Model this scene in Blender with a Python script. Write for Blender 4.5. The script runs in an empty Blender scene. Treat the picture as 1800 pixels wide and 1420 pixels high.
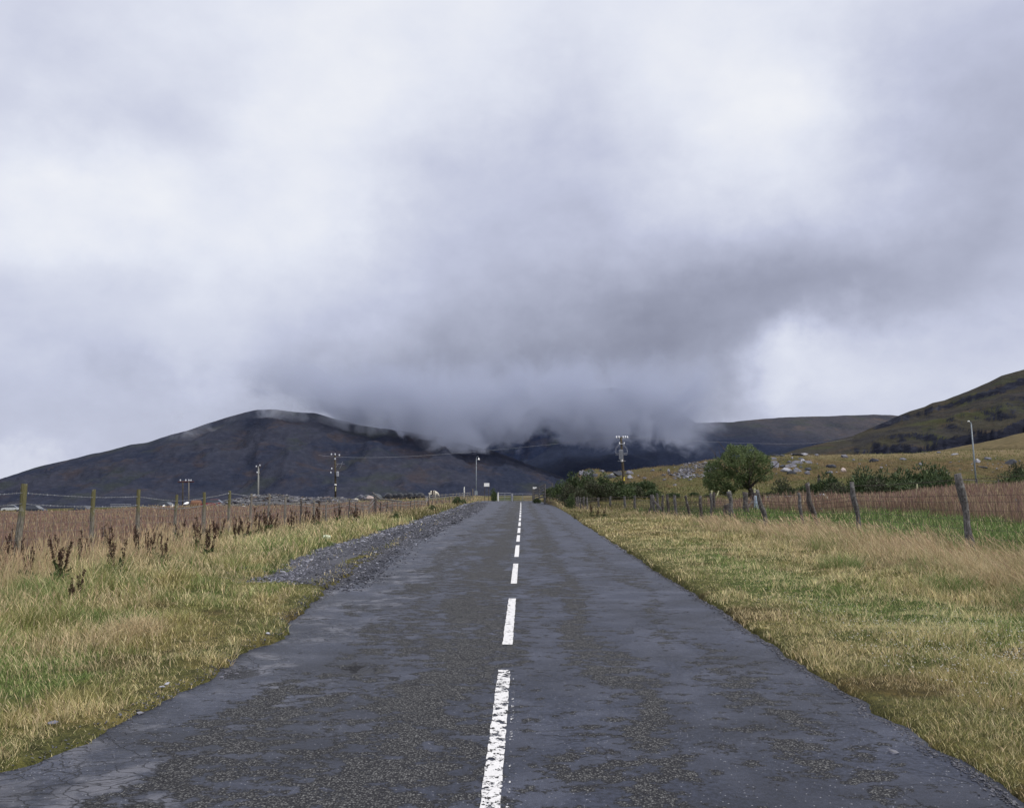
import bpy, bmesh, math, random
import numpy as np
from mathutils import Vector, Matrix, Euler

random.seed(7)
rng = np.random.default_rng(7)
S = bpy.context.scene
C = S.collection

# ------------------------------------------------------------------ camera
CAMH = 1.6
FPX = 1543.0                       # focal length in pixels of an 1800 px wide frame
PITCH = math.atan(150.0 / FPX)
cam_d = bpy.data.cameras.new("camera")
cam_d.sensor_fit = 'HORIZONTAL'
cam_d.sensor_width = 36.0
cam_d.lens = 36.0 * FPX / 1800.0
cam_d.clip_start = 0.1
cam_d.clip_end = 20000
cam = bpy.data.objects.new("camera", cam_d)
C.objects.link(cam)
cam.location = (0, 0, CAMH)
cam.rotation_euler = (math.pi / 2 + PITCH, 0, 0)
S.camera = cam

# ------------------------------------------------------------------ exposure and render settings
S.view_settings.view_transform = 'Standard'
S.view_settings.look = 'None'
S.view_settings.exposure = 0.0
S.view_settings.gamma = 1.0
S.cycles.use_denoising = True
S.cycles.max_bounces = 6
S.cycles.diffuse_bounces = 3
S.cycles.glossy_bounces = 2
S.cycles.transmission_bounces = 3
S.cycles.transparent_max_bounces = 12
S.cycles.volume_bounces = 2
S.cycles.volume_max_steps = 64
S.cycles.volume_step_rate = 1.0

def px_dir(px, py):
    a = (px - 900.0) / FPX
    b = (710.0 - py) / FPX
    c, s = math.cos(PITCH), math.sin(PITCH)
    return a, c - b * s, s + b * c

def W(px, py, D):
    x, y, z = px_dir(px, py)
    return Vector((x / y * D, D, CAMH + z / y * D))

# ------------------------------------------------------------------ node helpers
class G:
    def __init__(self, nt):
        self.nt = nt
    def n(self, t, ins=None, **props):
        nd = self.nt.nodes.new(t)
        for k, v in props.items():
            setattr(nd, k, v)
        for k, v in (ins or {}).items():
            self.put(nd.inputs[k], v)
        return nd
    def put(self, sock, v):
        if hasattr(v, 'is_output') or isinstance(v, bpy.types.NodeSocket):
            self.nt.links.new(v, sock)
        else:
            if isinstance(v, (tuple, list)) and sock.type == 'RGBA' and len(v) == 3:
                v = (*v, 1)
            sock.default_value = v
    def m(self, op, a, b=0.0, c=0.0, clamp=False):
        nd = self.n('ShaderNodeMath', operation=op, use_clamp=clamp)
        self.put(nd.inputs[0], a); self.put(nd.inputs[1], b); self.put(nd.inputs[2], c)
        return nd.outputs[0]
    def vm(self, op, a, b=(0, 0, 0), out=0):
        nd = self.n('ShaderNodeVectorMath', operation=op)
        self.put(nd.inputs[0], a); self.put(nd.inputs[1], b)
        return nd.outputs[out]
    def noise(self, vec, scale, detail=4, rough=0.5, dist=0.0, out=0):
        nd = self.n('ShaderNodeTexNoise', {'Vector': vec, 'Scale': scale, 'Detail': detail, 'Roughness': rough, 'Distortion': dist})
        return nd.outputs[out]
    def vor(self, vec, scale, feature='F1', out='Distance', rnd=1.0):
        nd = self.n('ShaderNodeTexVoronoi', {'Vector': vec, 'Scale': scale, 'Randomness': rnd}, feature=feature)
        return nd.outputs[out]
    def ss(self, v, a, b, c=0.0, d=1.0):
        nd = self.n('ShaderNodeMapRange', interpolation_type='SMOOTHSTEP')
        for i, x in enumerate((v, a, b, c, d)):
            self.put(nd.inputs[i], x)
        return nd.outputs[0]
    def ramp(self, v, stops):
        nd = self.n('ShaderNodeValToRGB')
        cr = nd.color_ramp
        while len(cr.elements) < len(stops):
            cr.elements.new(0.5)
        for e, (p, c) in zip(cr.elements, stops):
            e.position = p
            e.color = (*c, 1)
        self.put(nd.inputs[0], v)
        return nd.outputs[0]
    def mix(self, f, a, b, mode='MIX'):
        nd = self.n('ShaderNodeMix', data_type='RGBA', blend_type=mode)
        self.put(nd.inputs[0], f); self.put(nd.inputs[6], a); self.put(nd.inputs[7], b)
        return nd.outputs[2]
    def bump(self, h, dist=0.01, strength=1.0, normal=None):
        nd = self.n('ShaderNodeBump', {'Height': h, 'Distance': dist, 'Strength': strength})
        if normal is not None:
            self.put(nd.inputs['Normal'], normal)
        return nd.outputs[0]
    def xyz(self, v):
        nd = self.n('ShaderNodeSeparateXYZ', {0: v})
        return nd.outputs[0], nd.outputs[1], nd.outputs[2]
    def cxyz(self, x, y, z):
        return self.n('ShaderNodeCombineXYZ', {0: x, 1: y, 2: z}).outputs[0]

def new_mat(name):
    m = bpy.data.materials.new(name)
    m.use_nodes = True
    nt = m.node_tree
    nt.nodes.clear()
    g = G(nt)
    g.out = g.n('ShaderNodeOutputMaterial')
    return m, g

def finish(g, color, rough=0.8, normal=None, metal=0.0, spec=0.3, **kw):
    p = g.n('ShaderNodeBsdfPrincipled', {'Base Color': color, 'Roughness': rough, 'Metallic': metal, 'Specular IOR Level': spec})
    for k, v in kw.items():
        g.put(p.inputs[k], v)
    if normal is not None:
        g.put(p.inputs['Normal'], normal)
    g.nt.links.new(p.outputs[0], g.out.inputs[0])
    return p

def pos(g):
    return g.n('ShaderNodeNewGeometry').outputs['Position']

# ------------------------------------------------------------------ world: veiled sky under a moving overcast
w = bpy.data.worlds.new("World")
S.world = w
w.use_nodes = True
w.node_tree.nodes.clear()
g = G(w.node_tree)
SUN_EL, SUN_AZ = math.radians(42), math.radians(118)       # azimuth clockwise from the road's direction (+Y)
sky = g.n('ShaderNodeTexSky', sky_type='NISHITA', sun_disc=False, sun_elevation=SUN_EL, sun_rotation=SUN_AZ)
dirv = g.vm('NORMALIZE', g.n('ShaderNodeTexCoord').outputs['Generated'])
dx, dy, dz = g.xyz(dirv)
az = g.m('ARCTAN2', dx, dy)
el = g.m('ARCSINE', dz)
ae = g.cxyz(az, el, 0.0)
wn = g.noise(g.vm('MULTIPLY', dirv, (1, 1, 1.6)), 3.2, 5, 0.55, out=1)
warp = g.vm('MULTIPLY', g.vm('SUBTRACT', wn, (.5, .5, .5)), (.20, .15, 0))
wn2 = g.noise(dirv, 10.0, 7, 0.62, out=1)
warp2 = g.vm('MULTIPLY', g.vm('SUBTRACT', wn2, (.5, .5, .5)), (.12, .09, 0))
aew = g.vm('ADD', g.vm('ADD', ae, warp), warp2)
def azel(px, py):
    x, y, z = px_dir(px, py)
    return math.atan2(x, y), math.atan2(z, math.hypot(x, y))
# broad light and dark banks of the overcast: centre (as a bearing and a height), spread, amount
BLOBS = [
    (130, 360, 170, 75, .22), (540, 350, 120, 120, .18), (700, 60, 520, 190, .14), (1330, 215, 140, 120, .18),
    (1000, 90, 300, 130, .06), (390, 560, 220, 90, .03), (1385, 640, 70, 36, .22), (1510, 675, 240, 50, .10), (1262, 735, 60, 16, .20),
    (1790, 500, 110, 60, .06), (30, 838, 160, 16, .10), (340, 615, 80, 30, .05), (1480, 350, 120, 60, .05), (1700, 640, 200, 60, .03),
    (1000, 570, 330, 130, -.15), (1040, 700, 300, 90, -.28), (1180, 640, 170, 90, -.07), (1500, 545, 260, 40, -.09), (900, 250, 160, 80, -.05), (330, 200, 120, 90, -.04), (1720, 280, 170, 230, -.16),
    (230, 760, 320, 80, -.15), (850, 330, 230, 110, -.06), (1060, 470, 300, 80, -.05), (620, 700, 190, 90, -.12), (60, 120, 140, 160, -.07),
    (1780, 130, 120, 120, -.05), (80, 600, 200, 80, -.02), (1600, 450, 200, 50, -.05),
]
acc = None
for (bx, by, sx, sy, amp) in BLOBS:
    a0, e0 = azel(bx, by)
    d = g.vm('SUBTRACT', aew, (a0, e0, 0))
    d = g.vm('MULTIPLY', d, (FPX / sx * .75, FPX / sy * .75, 0))
    q = g.vm('DOT_PRODUCT', d, d, out='Value')
    v = g.m('MULTIPLY', g.m('POWER', 2.71828, g.m('MULTIPLY', q, -1.0)), amp)
    acc = v if acc is None else g.m('ADD', acc, v)
n1 = g.noise(g.vm('ADD', g.vm('MULTIPLY', dirv, (1, 1, 2.0)), warp), 3.0, 7, 0.5)
n2 = g.noise(g.vm('ADD', g.vm('MULTIPLY', dirv, (1, 1, 1.5)), (3, 1, 7)), 8.0, 6, 0.55)
tex = g.m('ADD', g.m('MULTIPLY', g.m('SUBTRACT', n1, .5), .26), g.m('MULTIPLY', g.m('SUBTRACT', n2, .5), .24))
lum = g.m('ADD', g.m('ADD', acc, tex), .725)
high = g.ss(el, math.radians(30), math.radians(85), 0.0, .95)     # an overcast brightens towards the zenith
lum = g.m('ADD', lum, high)
tint = g.ramp(lum, [(0.0, (.13, .14, .20)), (.25, (.20, .21, .285)), (.45, (.35, .37, .48)), (.65, (.55, .58, .73)), (.85, (.78, .81, .91)), (1.0, (.93, .94, .97))])
tint = g.vm('SCALE', tint, (0, 0, 0))
g.put(tint.node.inputs['Scale'], g.m('ADD', 1.0, g.m('MULTIPLY', high, 1.0)))
cloud_bg = g.n('ShaderNodeBackground', {'Color': tint, 'Strength': 1.0})
clear_bg = g.n('ShaderNodeBackground', {'Color': sky.outputs[0], 'Strength': 0.10})
mx = g.n('ShaderNodeMixShader', {0: .95, 1: clear_bg.outputs[0], 2: cloud_bg.outputs[0]})
g.nt.links.new(mx.outputs[0], g.n('ShaderNodeOutputWorld').inputs[0])

# ------------------------------------------------------------------ sun, veiled by the overcast
sl = bpy.data.lights.new("sun", 'SUN')
sl.energy = 2.6
sl.angle = math.radians(7)
sl.color = (1.0, .95, .87)
sun = bpy.data.objects.new("sun", sl)
C.objects.link(sun)
sd = Vector((math.sin(SUN_AZ) * math.cos(SUN_EL), math.cos(SUN_AZ) * math.cos(SUN_EL), math.sin(SUN_EL)))
sun.rotation_euler = sd.to_track_quat('Z', 'Y').to_euler()

# ------------------------------------------------------------------ numpy value noise
_perm = np.random.default_rng(3).permutation(4096)
_val = np.random.default_rng(4).random(4096)
def vnoise(x, y):
    xi, yi = np.floor(x).astype(np.int64), np.floor(y).astype(np.int64)
    fx, fy = x - xi, y - yi
    fx = fx * fx * (3 - 2 * fx); fy = fy * fy * (3 - 2 * fy)
    def h(a, b):
        return _val[_perm[(_perm[a & 4095] + b) & 4095]]
    return (h(xi, yi) * (1 - fx) + h(xi + 1, yi) * fx) * (1 - fy) + (h(xi, yi + 1) * (1 - fx) + h(xi + 1, yi + 1) * fx) * fy
def fbm(x, y, oct=4, gain=.5, seed=0.0):
    x = np.asarray(x, float) + seed * 17.3; y = np.asarray(y, float) + seed * 9.7
    s, a, t = 0.0, 1.0, 0.0
    for _ in range(oct):
        s = s + a * vnoise(x, y); t += a
        a *= gain; x = x * 2.03 + 5.1; y = y * 2.03 + 1.7
    return s / t            # 0..1
def sst(v, a, b):
    t = np.clip((v - a) / (b - a), 0, 1)
    return t * t * (3 - 2 * t)

# ------------------------------------------------------------------ object helpers
def tag(o, label=None, cat=None, group=None, kind=None):
    if label: o['label'] = label
    if cat: o['category'] = cat
    if group: o['group'] = group
    if kind: o['kind'] = kind
    return o

def mesh_obj(name, verts, faces, mats=None, parent=None, smooth=False, loc=None):
    me = bpy.data.meshes.new(name)
    me.from_pydata([tuple(v) for v in verts], [], [tuple(f) for f in faces])
    for m in (mats if isinstance(mats, (list, tuple)) else [mats] if mats else []):
        me.materials.append(m)
    if smooth:
        me.shade_smooth()
    me.update()
    o = bpy.data.objects.new(name, me)
    C.objects.link(o)
    if parent is not None:
        o.parent = parent
    if loc is not None:
        o.location = loc
    return o

def fast_mesh(name, verts, quads, mat, colors=None, smooth=False, uv=None):
    me = bpy.data.meshes.new(name)
    nv, nf = len(verts), len(quads)
    k = quads.shape[1]
    me.vertices.add(nv); me.vertices.foreach_set('co', np.ascontiguousarray(verts, np.float32).ravel())
    me.loops.add(nf * k); me.loops.foreach_set('vertex_index', np.ascontiguousarray(quads, np.int32).ravel())
    me.polygons.add(nf)
    me.polygons.foreach_set('loop_start', np.arange(nf, dtype=np.int32) * k)
    me.update(calc_edges=True)
    if colors is not None:
        at = me.color_attributes.new('Col', 'FLOAT_COLOR', 'POINT')
        c4 = np.ones((nv, 4), np.float32); c4[:, :3] = colors
        at.data.foreach_set('color', c4.ravel())
    if smooth:
        me.shade_smooth()
    me.materials.append(mat)
    o = bpy.data.objects.new(name, me)
    C.objects.link(o)
    return o

def empty(name, loc=(0, 0, 0), rz=0.0):
    o = bpy.data.objects.new(name, None)
    C.objects.link(o)
    o.location = loc
    o.rotation_euler = (0, 0, rz)
    o.empty_display_size = .2
    return o

class MB:
    """collects shapes for ONE mesh object"""
    def __init__(self):
        self.v, self.f, self.mi = [], [], []
    def add(self, vs, fs, mi=0):
        b = len(self.v)
        self.v += [tuple(x) for x in vs]
        self.f += [tuple(i + b for i in q) for q in fs]
        self.mi += [mi] * len(fs)
    def box(self, c, s, rot=None, mi=0, taper=1.0):
        x, y, z = s[0] / 2, s[1] / 2, s[2] / 2
        vs = [Vector((i * x * (taper if k > 0 else 1), j * y * (taper if k > 0 else 1), k * z)) for k in (-1, 1) for j in (-1, 1) for i in (-1, 1)]
        if rot is not None:
            R = Euler(rot).to_matrix(); vs = [R @ p for p in vs]
        vs = [p + Vector(c) for p in vs]
        self.add(vs, [(0, 2, 3, 1), (4, 5, 7, 6), (0, 1, 5, 4), (2, 6, 7, 3), (0, 4, 6, 2), (1, 3, 7, 5)], mi)
    def tube(self, pts, radii, n=6, mi=0, cap=True, twist=0.0, squash=1.0):
        pts = [Vector(p) for p in pts]
        if not isinstance(radii, (list, tuple)): radii = [radii] * len(pts)
        rings = []
        for i, p in enumerate(pts):
            t = (pts[min(i + 1, len(pts) - 1)] - pts[max(i - 1, 0)])
            if t.length < 1e-9: t = Vector((0, 0, 1))
            t.normalize()
            ref = Vector((0, 1, 0)) if abs(t.z) > .8 else Vector((0, 0, 1))
            u = t.cross(ref).normalized(); v = t.cross(u).normalized()
            ring = []
            for k in range(n):
                a = 2 * math.pi * (k + .5) / n + twist * i
                ring.append(p + (u * math.cos(a) * squash + v * math.sin(a)) * radii[i])
            rings.append(ring)
        vs = [q for r in rings for q in r]
        fs = []
        for i in range(len(pts) - 1):
            for k in range(n):
                a, b = i * n + k, i * n + (k + 1) % n
                fs.append((a, b, b + n, a + n))
        if cap:
            fs.append(tuple(range(n))[::-1]); fs.append(tuple(range((len(pts) - 1) * n, len(pts) * n)))
        self.add(vs, fs, mi)
    def lathe(self, prof, c=(0, 0, 0), n=12, mi=0, rot=None):
        vs, fs = [], []
        R = Euler(rot).to_matrix() if rot else None
        for r, z in prof:
            for k in range(n):
                a = 2 * math.pi * k / n
                p = Vector((r * math.cos(a), r * math.sin(a), z))
                if R: p = R @ p
                vs.append(p + Vector(c))
        m = len(prof)
        for i in range(m - 1):
            for k in range(n):
                a, b = i * n + k, i * n + (k + 1) % n
                fs.append((a, b, b + n, a + n))
        fs.append(tuple(range(n))[::-1]); fs.append(tuple(range((m - 1) * n, m * n)))
        self.add(vs, fs, mi)
    def build(self, name, mats, parent=None, loc=None, smooth=False):
        o = mesh_obj(name, self.v, self.f, mats, parent, smooth, loc)
        if any(self.mi):
            o.data.polygons.foreach_set('material_index', self.mi)
        return o

# ------------------------------------------------------------------ the lie of the land
TP = [(-10, 18, 0), (-10, 30, 0), (-9, 45, -.02), (-20, 30, -.1), (-30, 50, -.45), (-35, 80, -.9), (-10, 60, -.1), (-7, 100, -.1), (-60, 95, -1.5),
      (-25, 100, -.7), (-17, 138, -.25), (-30, 120, -.9), (-60, 130, -2.2), (-40, 140, -1.7), (-30, 150, -1.4), (-9, 12, .15), (-15, 10, .15), (-6.5, 10, .06), (-6, 25, .02), (0, 5, 0), (0, 30, 0), (0, 60, 0), (0, 90, 0), (0, 118, 0),
      (-4, 75, 0), (4, 75, 0), (3.2, 100, 0.05), (4, 10, .03), (4, 30, .03), (5, 50, 0), (8, 15, .12), (11, 21, .1), (11, 32, .1), (9, 50, 0), (8, 62, 0), (6, 75, .05), (6, 95, .3),
      (16, 45, .5), (16, 30, .25), (23.5, 45, .75), (19, 50, .05), (17, 60, .0), (28, 50, 1.15), (21, 68, .1), (26, 68, .45), (17, 22, .25), (30, 30, .4), (21, 75, .35), (33, 62, 1.1), (40, 80, 2.5), (60, 80, 3.2), (28, 95, 2.0), (14, 92, 1.4), (10, 84, .8), (10, 104, 1.1), (20, 105, 2.4), (40, 105, 3.0),
      (-2.5, 126, .15), (-8, 129, 1.0), (-5, 130, 1.2), (-10, 131, 1.0), (-14.5, 133, -.3), (-17.5, 131, -.4), (-14, 127, -.2), (-4.6, 112, .0), (-5.5, 106, -.02), (-3.5, 118, .02), (0, 150, .2), (8, 140, 1.0), (-11, 124, .1), (2.5, 132, .75), (80, 110, 4.2), (120, 90, 5), (-100, 60, -1.2), (-120, 130, -3.4)]
TPa = np.array(TP, float)
def base_h(X, Y):
    X = np.asarray(X, float); Y = np.asarray(Y, float)
    num = np.zeros_like(X); den = np.zeros_like(X)
    for (x, y, z) in TPa:
        d2 = (X - x) ** 2 + (Y - y) ** 2
        k = 1.0 / (d2 + (2.0 + .06 * abs(y)) ** 2) ** 2
        num += k * z; den += k
    return num / den
def road_x0(Y):                       # left edge of the tarmac
    ys = [-20, 3, 4.9, 5.3, 5.75, 6.1, 6.8, 7.5, 8.4, 9.3, 12.3, 14.1, 19, 25, 38, 60, 90, 125]
    xs = [-3.4, -3.15, -2.95, -2.75, -2.55, -2.62, -2.68, -2.45, -2.58, -2.5, -2.85, -2.95, -3.2, -3.3, -3.4, -3.6, -3.9, -4.2]
    return np.interp(Y, ys, xs)
def road_x1(Y):
    ys = [-20, 3, 4.4, 5.2, 6.0, 7.7, 10, 13, 19, 25, 40, 60, 85, 100, 125]
    xs = [3.1, 2.75, 2.62, 2.6, 2.58, 2.62, 2.68, 2.75, 2.88, 3.0, 3.25, 3.7, 4.1, 4.0, 3.7]
    return np.interp(Y, ys, xs)
def gravel_x(Y):                      # outer (left) edge of the gravel strip
    ys = [13.2, 14.2, 15.2, 17, 19, 21.5, 24, 29, 38, 55, 80, 110, 120]
    xs = [-3.0, -3.9, -4.25, -4.15, -4.75, -5.0, -5.1, -4.95, -4.9, -5.0, -4.8, -4.5, -4.3]
    return np.interp(Y, ys, xs)
def edge_noise(Y, s):
    return (fbm(Y * 1.3, Y * 0 + s, 4, .6) - .5) * .35 + (fbm(Y * 7.0, Y * 0 + s + 5, 3, .6) - .5) * .12
def ground_h(X, Y):
    X = np.asarray(X, float); Y = np.asarray(Y, float)
    h = base_h(X, Y)
    far = sst(np.hypot(X, Y), 150, 520)
    h = h * (1 - far) - 32.0 * far
    off_l = (road_x0(Y) + edge_noise(Y, 1.0)) - X
    off_r = X - (road_x1(Y) + edge_noise(Y, 2.0) * .6)
    off = np.maximum(off_l, off_r)
    onroad = (Y < 124)
    verge = sst(off, -.04, .12)
    bumps = (fbm(X * .9, Y * .9, 4, .55, 1) - .5) * .26 * sst(off, .1, 1.8) + (fbm(X * 3.5, Y * 3.5, 3, .5, 2) - .5) * .045 * verge
    gr = sst(Y, 13.5, 15.5) * sst(-X, -(road_x0(Y)) - .2, -(road_x0(Y))) * sst(X - gravel_x(Y), -.3, .1)
    bumps = bumps * (1 - .8 * gr)
    lip = .035 * verge + .03 * sst(off, .05, .5) * sst(X, 0, 1)
    h2 = h + bumps + lip - gr * .02
    under = -.10
    t = sst(off, -.05, .03)
    on = np.where(onroad, under, h)
    return np.where(onroad, on * (1 - t) + h2 * t, h2)
# ------------------------------------------------------------------ plant colours by place
def mixc(a, b, t):
    t = np.asarray(t)[..., None]
    return np.asarray(a) * (1 - t) + np.asarray(b) * t
GREEN = np.array((.062, .088, .026)); BRIGHT = np.array((.095, .145, .042)); OCHRE = np.array((.19, .165, .068)); STRAW = np.array((.47, .38, .225))
BROWN = np.array((.10, .068, .035)); RUSH = np.array((.185, .130, .098)); OLIVE = np.array((.115, .12, .040)); MOSS = np.array((.165, .148, .062))
def fence_l(Y):
    return np.interp(Y, [0, 18.6, 120], [-11.4, -10.35, -4.9])
def fence_r(Y):
    return np.interp(Y, [0, 14, 21, 31, 38, 47, 57, 67, 75, 90, 110], [10.2, 10.5, 10.9, 10.9, 9.2, 8.7, 8.3, 6.3, 5.5, 4.6, 4.2])
def tall_zone(X, Y):
    n = (fbm(X * .35, Y * .35, 3, .5, 5) - .5)
    l = sst(-X, 6.1 + n * 2.2 - .2 * sst(Y, 20, 40) * 4, 7.0 + n * 2.2) * (X < 0)
    l2 = sst(fence_l(Y) + 1.9 - X, -.8, .5) * (X < 0)
    l = np.maximum(l * (Y < 22), l2)
    r = sst(X, 6.4 + n * 2.6, 7.4 + n * 2.6) * (X > 0) * (1 - sst(X - fence_r(Y), -.2, .8))
    r2 = sst(X - fence_r(Y) + 2.6, -.6, .6) * (X > 0) * (1 - sst(X - fence_r(Y), -.2, .6))
    r = np.where(Y > 40, r2 * .8, r)
    return np.clip(np.maximum(l, r), 0, 1)
def rush_zone(X, Y):
    l = sst(fence_l(Y) - X, .3, 1.3) * (1 - sst(Y - .1 * X, 100, 112)) * sst(fbm(X * .12, Y * .12, 3, .5, 9) , .10, .24) * (Y > 6) * (1 - sst(X + 8 + .08 * (Y - 60), -6, 0) * (Y > 104))
    n = (fbm(X * .15, Y * .15, 3, .5, 8) - .5) * 8
    r = (X > 0) * sst(X - fence_r(Y), 5.5, 7.5) * sst(X + n, 17, 20) * sst(Y, 26, 30) * (1 - sst(Y + n, 60, 66))
    r3 = (X > 0) * sst(X - fence_r(Y), 1.5, 2.5) * sst(Y, 39, 43) * (1 - sst(Y, 58, 64)) * sst(X, 12.5, 14)
    return np.clip(l + r + r3, 0, 1)
def zone_color(X, Y):
    n1 = fbm(X * .5, Y * .5, 4, .55, 11); n2 = fbm(X * 1.7, Y * 1.7, 3, .5, 12); n3 = fbm(X * .09, Y * .09, 3, .5, 13)
    c = mixc(OLIVE, GREEN, sst(n1, .40, .58))
    c = mixc(c, OCHRE, np.clip(sst(n2, .44, .64) * .85 + .35 * (X > 0), 0, .95))
    d = np.minimum(np.abs(X - road_x0(Y)), np.abs(X - road_x1(Y)))
    c = mixc(c, MOSS, (1 - sst(d, .2, 1.3)) * .5)
    rl = (X > 0) & (X < fence_r(Y))
    patch = np.exp(-(((X - 4.2) / 1.1) ** 2 + ((Y - 15) / 6.0) ** 2)) * .9 + np.exp(-(((X - 5.4) / .9) ** 2 + ((Y - 10.0) / 2.5) ** 2)) * .8
    c = mixc(c, BRIGHT, np.clip(patch, 0, 1) * rl)
    patl = np.exp(-(((X + 6.4) / 1.0) ** 2 + ((Y - 24) / 6.0) ** 2)) * .8 + np.exp(-(((X + 4.3) / 1.0) ** 2 + ((Y - 7.3) / .8) ** 2)) * .6
    c = mixc(c, BRIGHT, np.clip(patl, 0, 1) * (X < 0))
    c = mixc(c, BRIGHT * .95, sst(fbm(X * .33, Y * .33, 3, .5, 15), .50, .62) * .6 * (np.abs(X) > 3.4) * np.where(X > 0, .6, 1.0))
    c = mixc(c, BROWN * .9, sst(fbm(X * 1.1, Y * 1.1, 3, .5, 16), .62, .74) * .6)
    c = mixc(c, BRIGHT * .8, (X > fence_r(Y)) * (Y < 64) * .9)
    c = mixc(c, OLIVE, ((X > 12) & (Y > 62)) * .8)
    c = mixc(c, STRAW * .55, tall_zone(X, Y) * sst(n1, .36, .5) * .9)
    c = mixc(c, RUSH * .8, rush_zone(X, Y) * .9)
    fr = (Y > 100) * (X < -6)
    c = mixc(c, OLIVE * .85, fr * .85)
    c = mixc(c, BROWN, fr * sst(n2, .5, .62) * .6)
    return c

# ------------------------------------------------------------------ ground
def graded(segs):
    out = [segs[0][0]]
    for a, b, st0, st1 in segs:
        x = a
        while x < b - 1e-6:
            t = (x - a) / (b - a)
            x = min(b, x + st0 * (1 - t) + st1 * t)
            out.append(x)
    return np.array(out)
xr = graded([(0, 2.2, .5, .15), (2.2, 5.5, .045, .1), (5.5, 12, .1, .25), (12, 60, .3, 2.2), (60, 300, 3, 16), (300, 5000, 25, 500)])
xs = np.concatenate([-xr[:0:-1], xr])
ys = np.concatenate([-graded([(0, 60, 1.5, 12)])[:0:-1], graded([(0, 3, .8, .2), (3, 22, .075, .14), (22, 60, .18, .5), (60, 135, .5, 1.2), (135, 500, 2, 20), (500, 6000, 40, 500)])])
GX, GY = np.meshgrid(xs, ys)
GZ = ground_h(GX, GY)
NX, NY = len(xs), len(ys)
idx = np.arange(NX * NY).reshape(NY, NX)
quads = np.stack([idx[:-1, :-1], idx[:-1, 1:], idx[1:, 1:], idx[1:, :-1]], -1).reshape(-1, 4)
m_ground, g = new_mat("turf_soil")
P = pos(g)
vc = g.n('ShaderNodeAttribute', attribute_name='Col').outputs['Color']
nA = g.noise(P, 9.0, 6, .65)
nB = g.noise(P, 60.0, 3, .6)
k = g.m('ADD', g.m('MULTIPLY', nA, 1.0), g.m('MULTIPLY', nB, .8))
colr = g.mix(1.0, vc, g.ramp(g.m('MULTIPLY', k, .6), [(.38, (.28, .26, .25)), (.52, (.85, .85, .82)), (.66, (1.7, 1.55, 1.3))]), 'MULTIPLY')
finish(g, colr, .95, g.bump(k, .06, .8), spec=.1)
ground = fast_mesh('ground', np.stack([GX, GY, GZ], -1).reshape(-1, 3), quads, m_ground, zone_color(GX, GY).reshape(-1, 3) * .62, smooth=True)
tag(ground, kind='structure')

from mathutils.bvhtree import BVHTree
_bv = {}
def gz(x, y):
    if 'g' not in _bv:
        _bv['g'] = True
    return float(ground_h(np.array([x]), np.array([y]))[0])

# ------------------------------------------------------------------ road
def centre_x(Y):
    return -.166 + .013 * Y - .0000105 * np.maximum(Y - 10, 0) ** 2 * 1.6
m_road, g = new_mat("worn_asphalt")
P = pos(g)
X_, Y_, Z_ = g.xyz(P)
lat = g.m('SUBTRACT', X_, g.m('ADD', g.m('MULTIPLY', Y_, .013), -.166))
flat = g.cxyz(lat, g.m('MULTIPLY', Y_, .62), 0.0)
big = g.noise(flat, .9, 3, .5)
fine = g.noise(g.cxyz(g.m('MULTIPLY', lat, .8), Y_, 0.0), 5.2, 8, .72)
latw = g.m('ADD', lat, g.m('ADD', g.m('MULTIPLY', g.m('SUBTRACT', big, .5), 1.5), g.m('MULTIPLY', g.m('SUBTRACT', g.noise(g.cxyz(lat, g.m('MULTIPLY', Y_, .3), 4.0), .8, 2, .5), .5), 1.4)))
def band(c, wd, amp):
    q = g.m('DIVIDE', g.m('SUBTRACT', latw, c), wd)
    return g.m('MULTIPLY', g.m('POWER', 2.718, g.m('MULTIPLY', g.m('MULTIPLY', q, q), -1.0)), amp)
bands = g.m('ADD', g.m('ADD', band(-.50, .62, .19), band(.85, .35, .15)), g.m('ADD', band(1.95, .35, .11), band(-1.6, .40, .11)))
chipv = g.m('ADD', g.m('ADD', g.m('MULTIPLY', fine, .85), g.m('MULTIPLY', big, .25)), bands)
chip = g.ss(chipv, .652, .680)
rim = g.m('MULTIPLY', g.ss(chipv, .630, .655), g.m('SUBTRACT', 1.0, g.ss(chipv, .655, .676)))
P2 = g.cxyz(lat, Y_, 0.0)
vs_ = g.vor(P2, 75.0)
vcol = g.vor(P2, 75.0, out='Color')
vr, vg_, vb_ = g.xyz(vcol)
stone = g.ramp(vr, [(0.0, (.020, .020, .022)), (.45, (.080, .080, .080)), (.8, (.135, .134, .134)), (1.0, (.20, .20, .20))])
stone = g.mix(g.ss(vs_, .35, .62), stone, (.014, .014, .018))
fine2 = g.noise(P2, 26.0, 5, .6)
smooth_c = g.mix(g.ss(fine2, .38, .62), (.004, .006, .015), (.020, .024, .042))
smooth_c = g.mix(g.m('MULTIPLY', g.ss(g.noise(P2, 1.6, 4, .55), .42, .62), .55), smooth_c, (.040, .044, .064))
speck = g.m('MULTIPLY', g.ss(vg_, .93, .95), g.m('SUBTRACT', 1.0, g.ss(vs_, .2, .35)))
smooth_c = g.mix(1.0, smooth_c, g.ramp(g.noise(P2, 150.0, 2, .7), [(.35, (.45, .45, .45)), (.65, (1.7, 1.7, 1.7))]), 'MULTIPLY')
smooth_c = g.mix(1.0, smooth_c, g.ramp(g.noise(g.vm('ADD', P2, (7, 3, 0)), .75, 5, .6), [(.36, (.42, .44, .50)), (.62, (1.35, 1.35, 1.32))]), 'MULTIPLY')
smooth_c = g.mix(speck, smooth_c, (.30, .30, .32))
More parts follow.
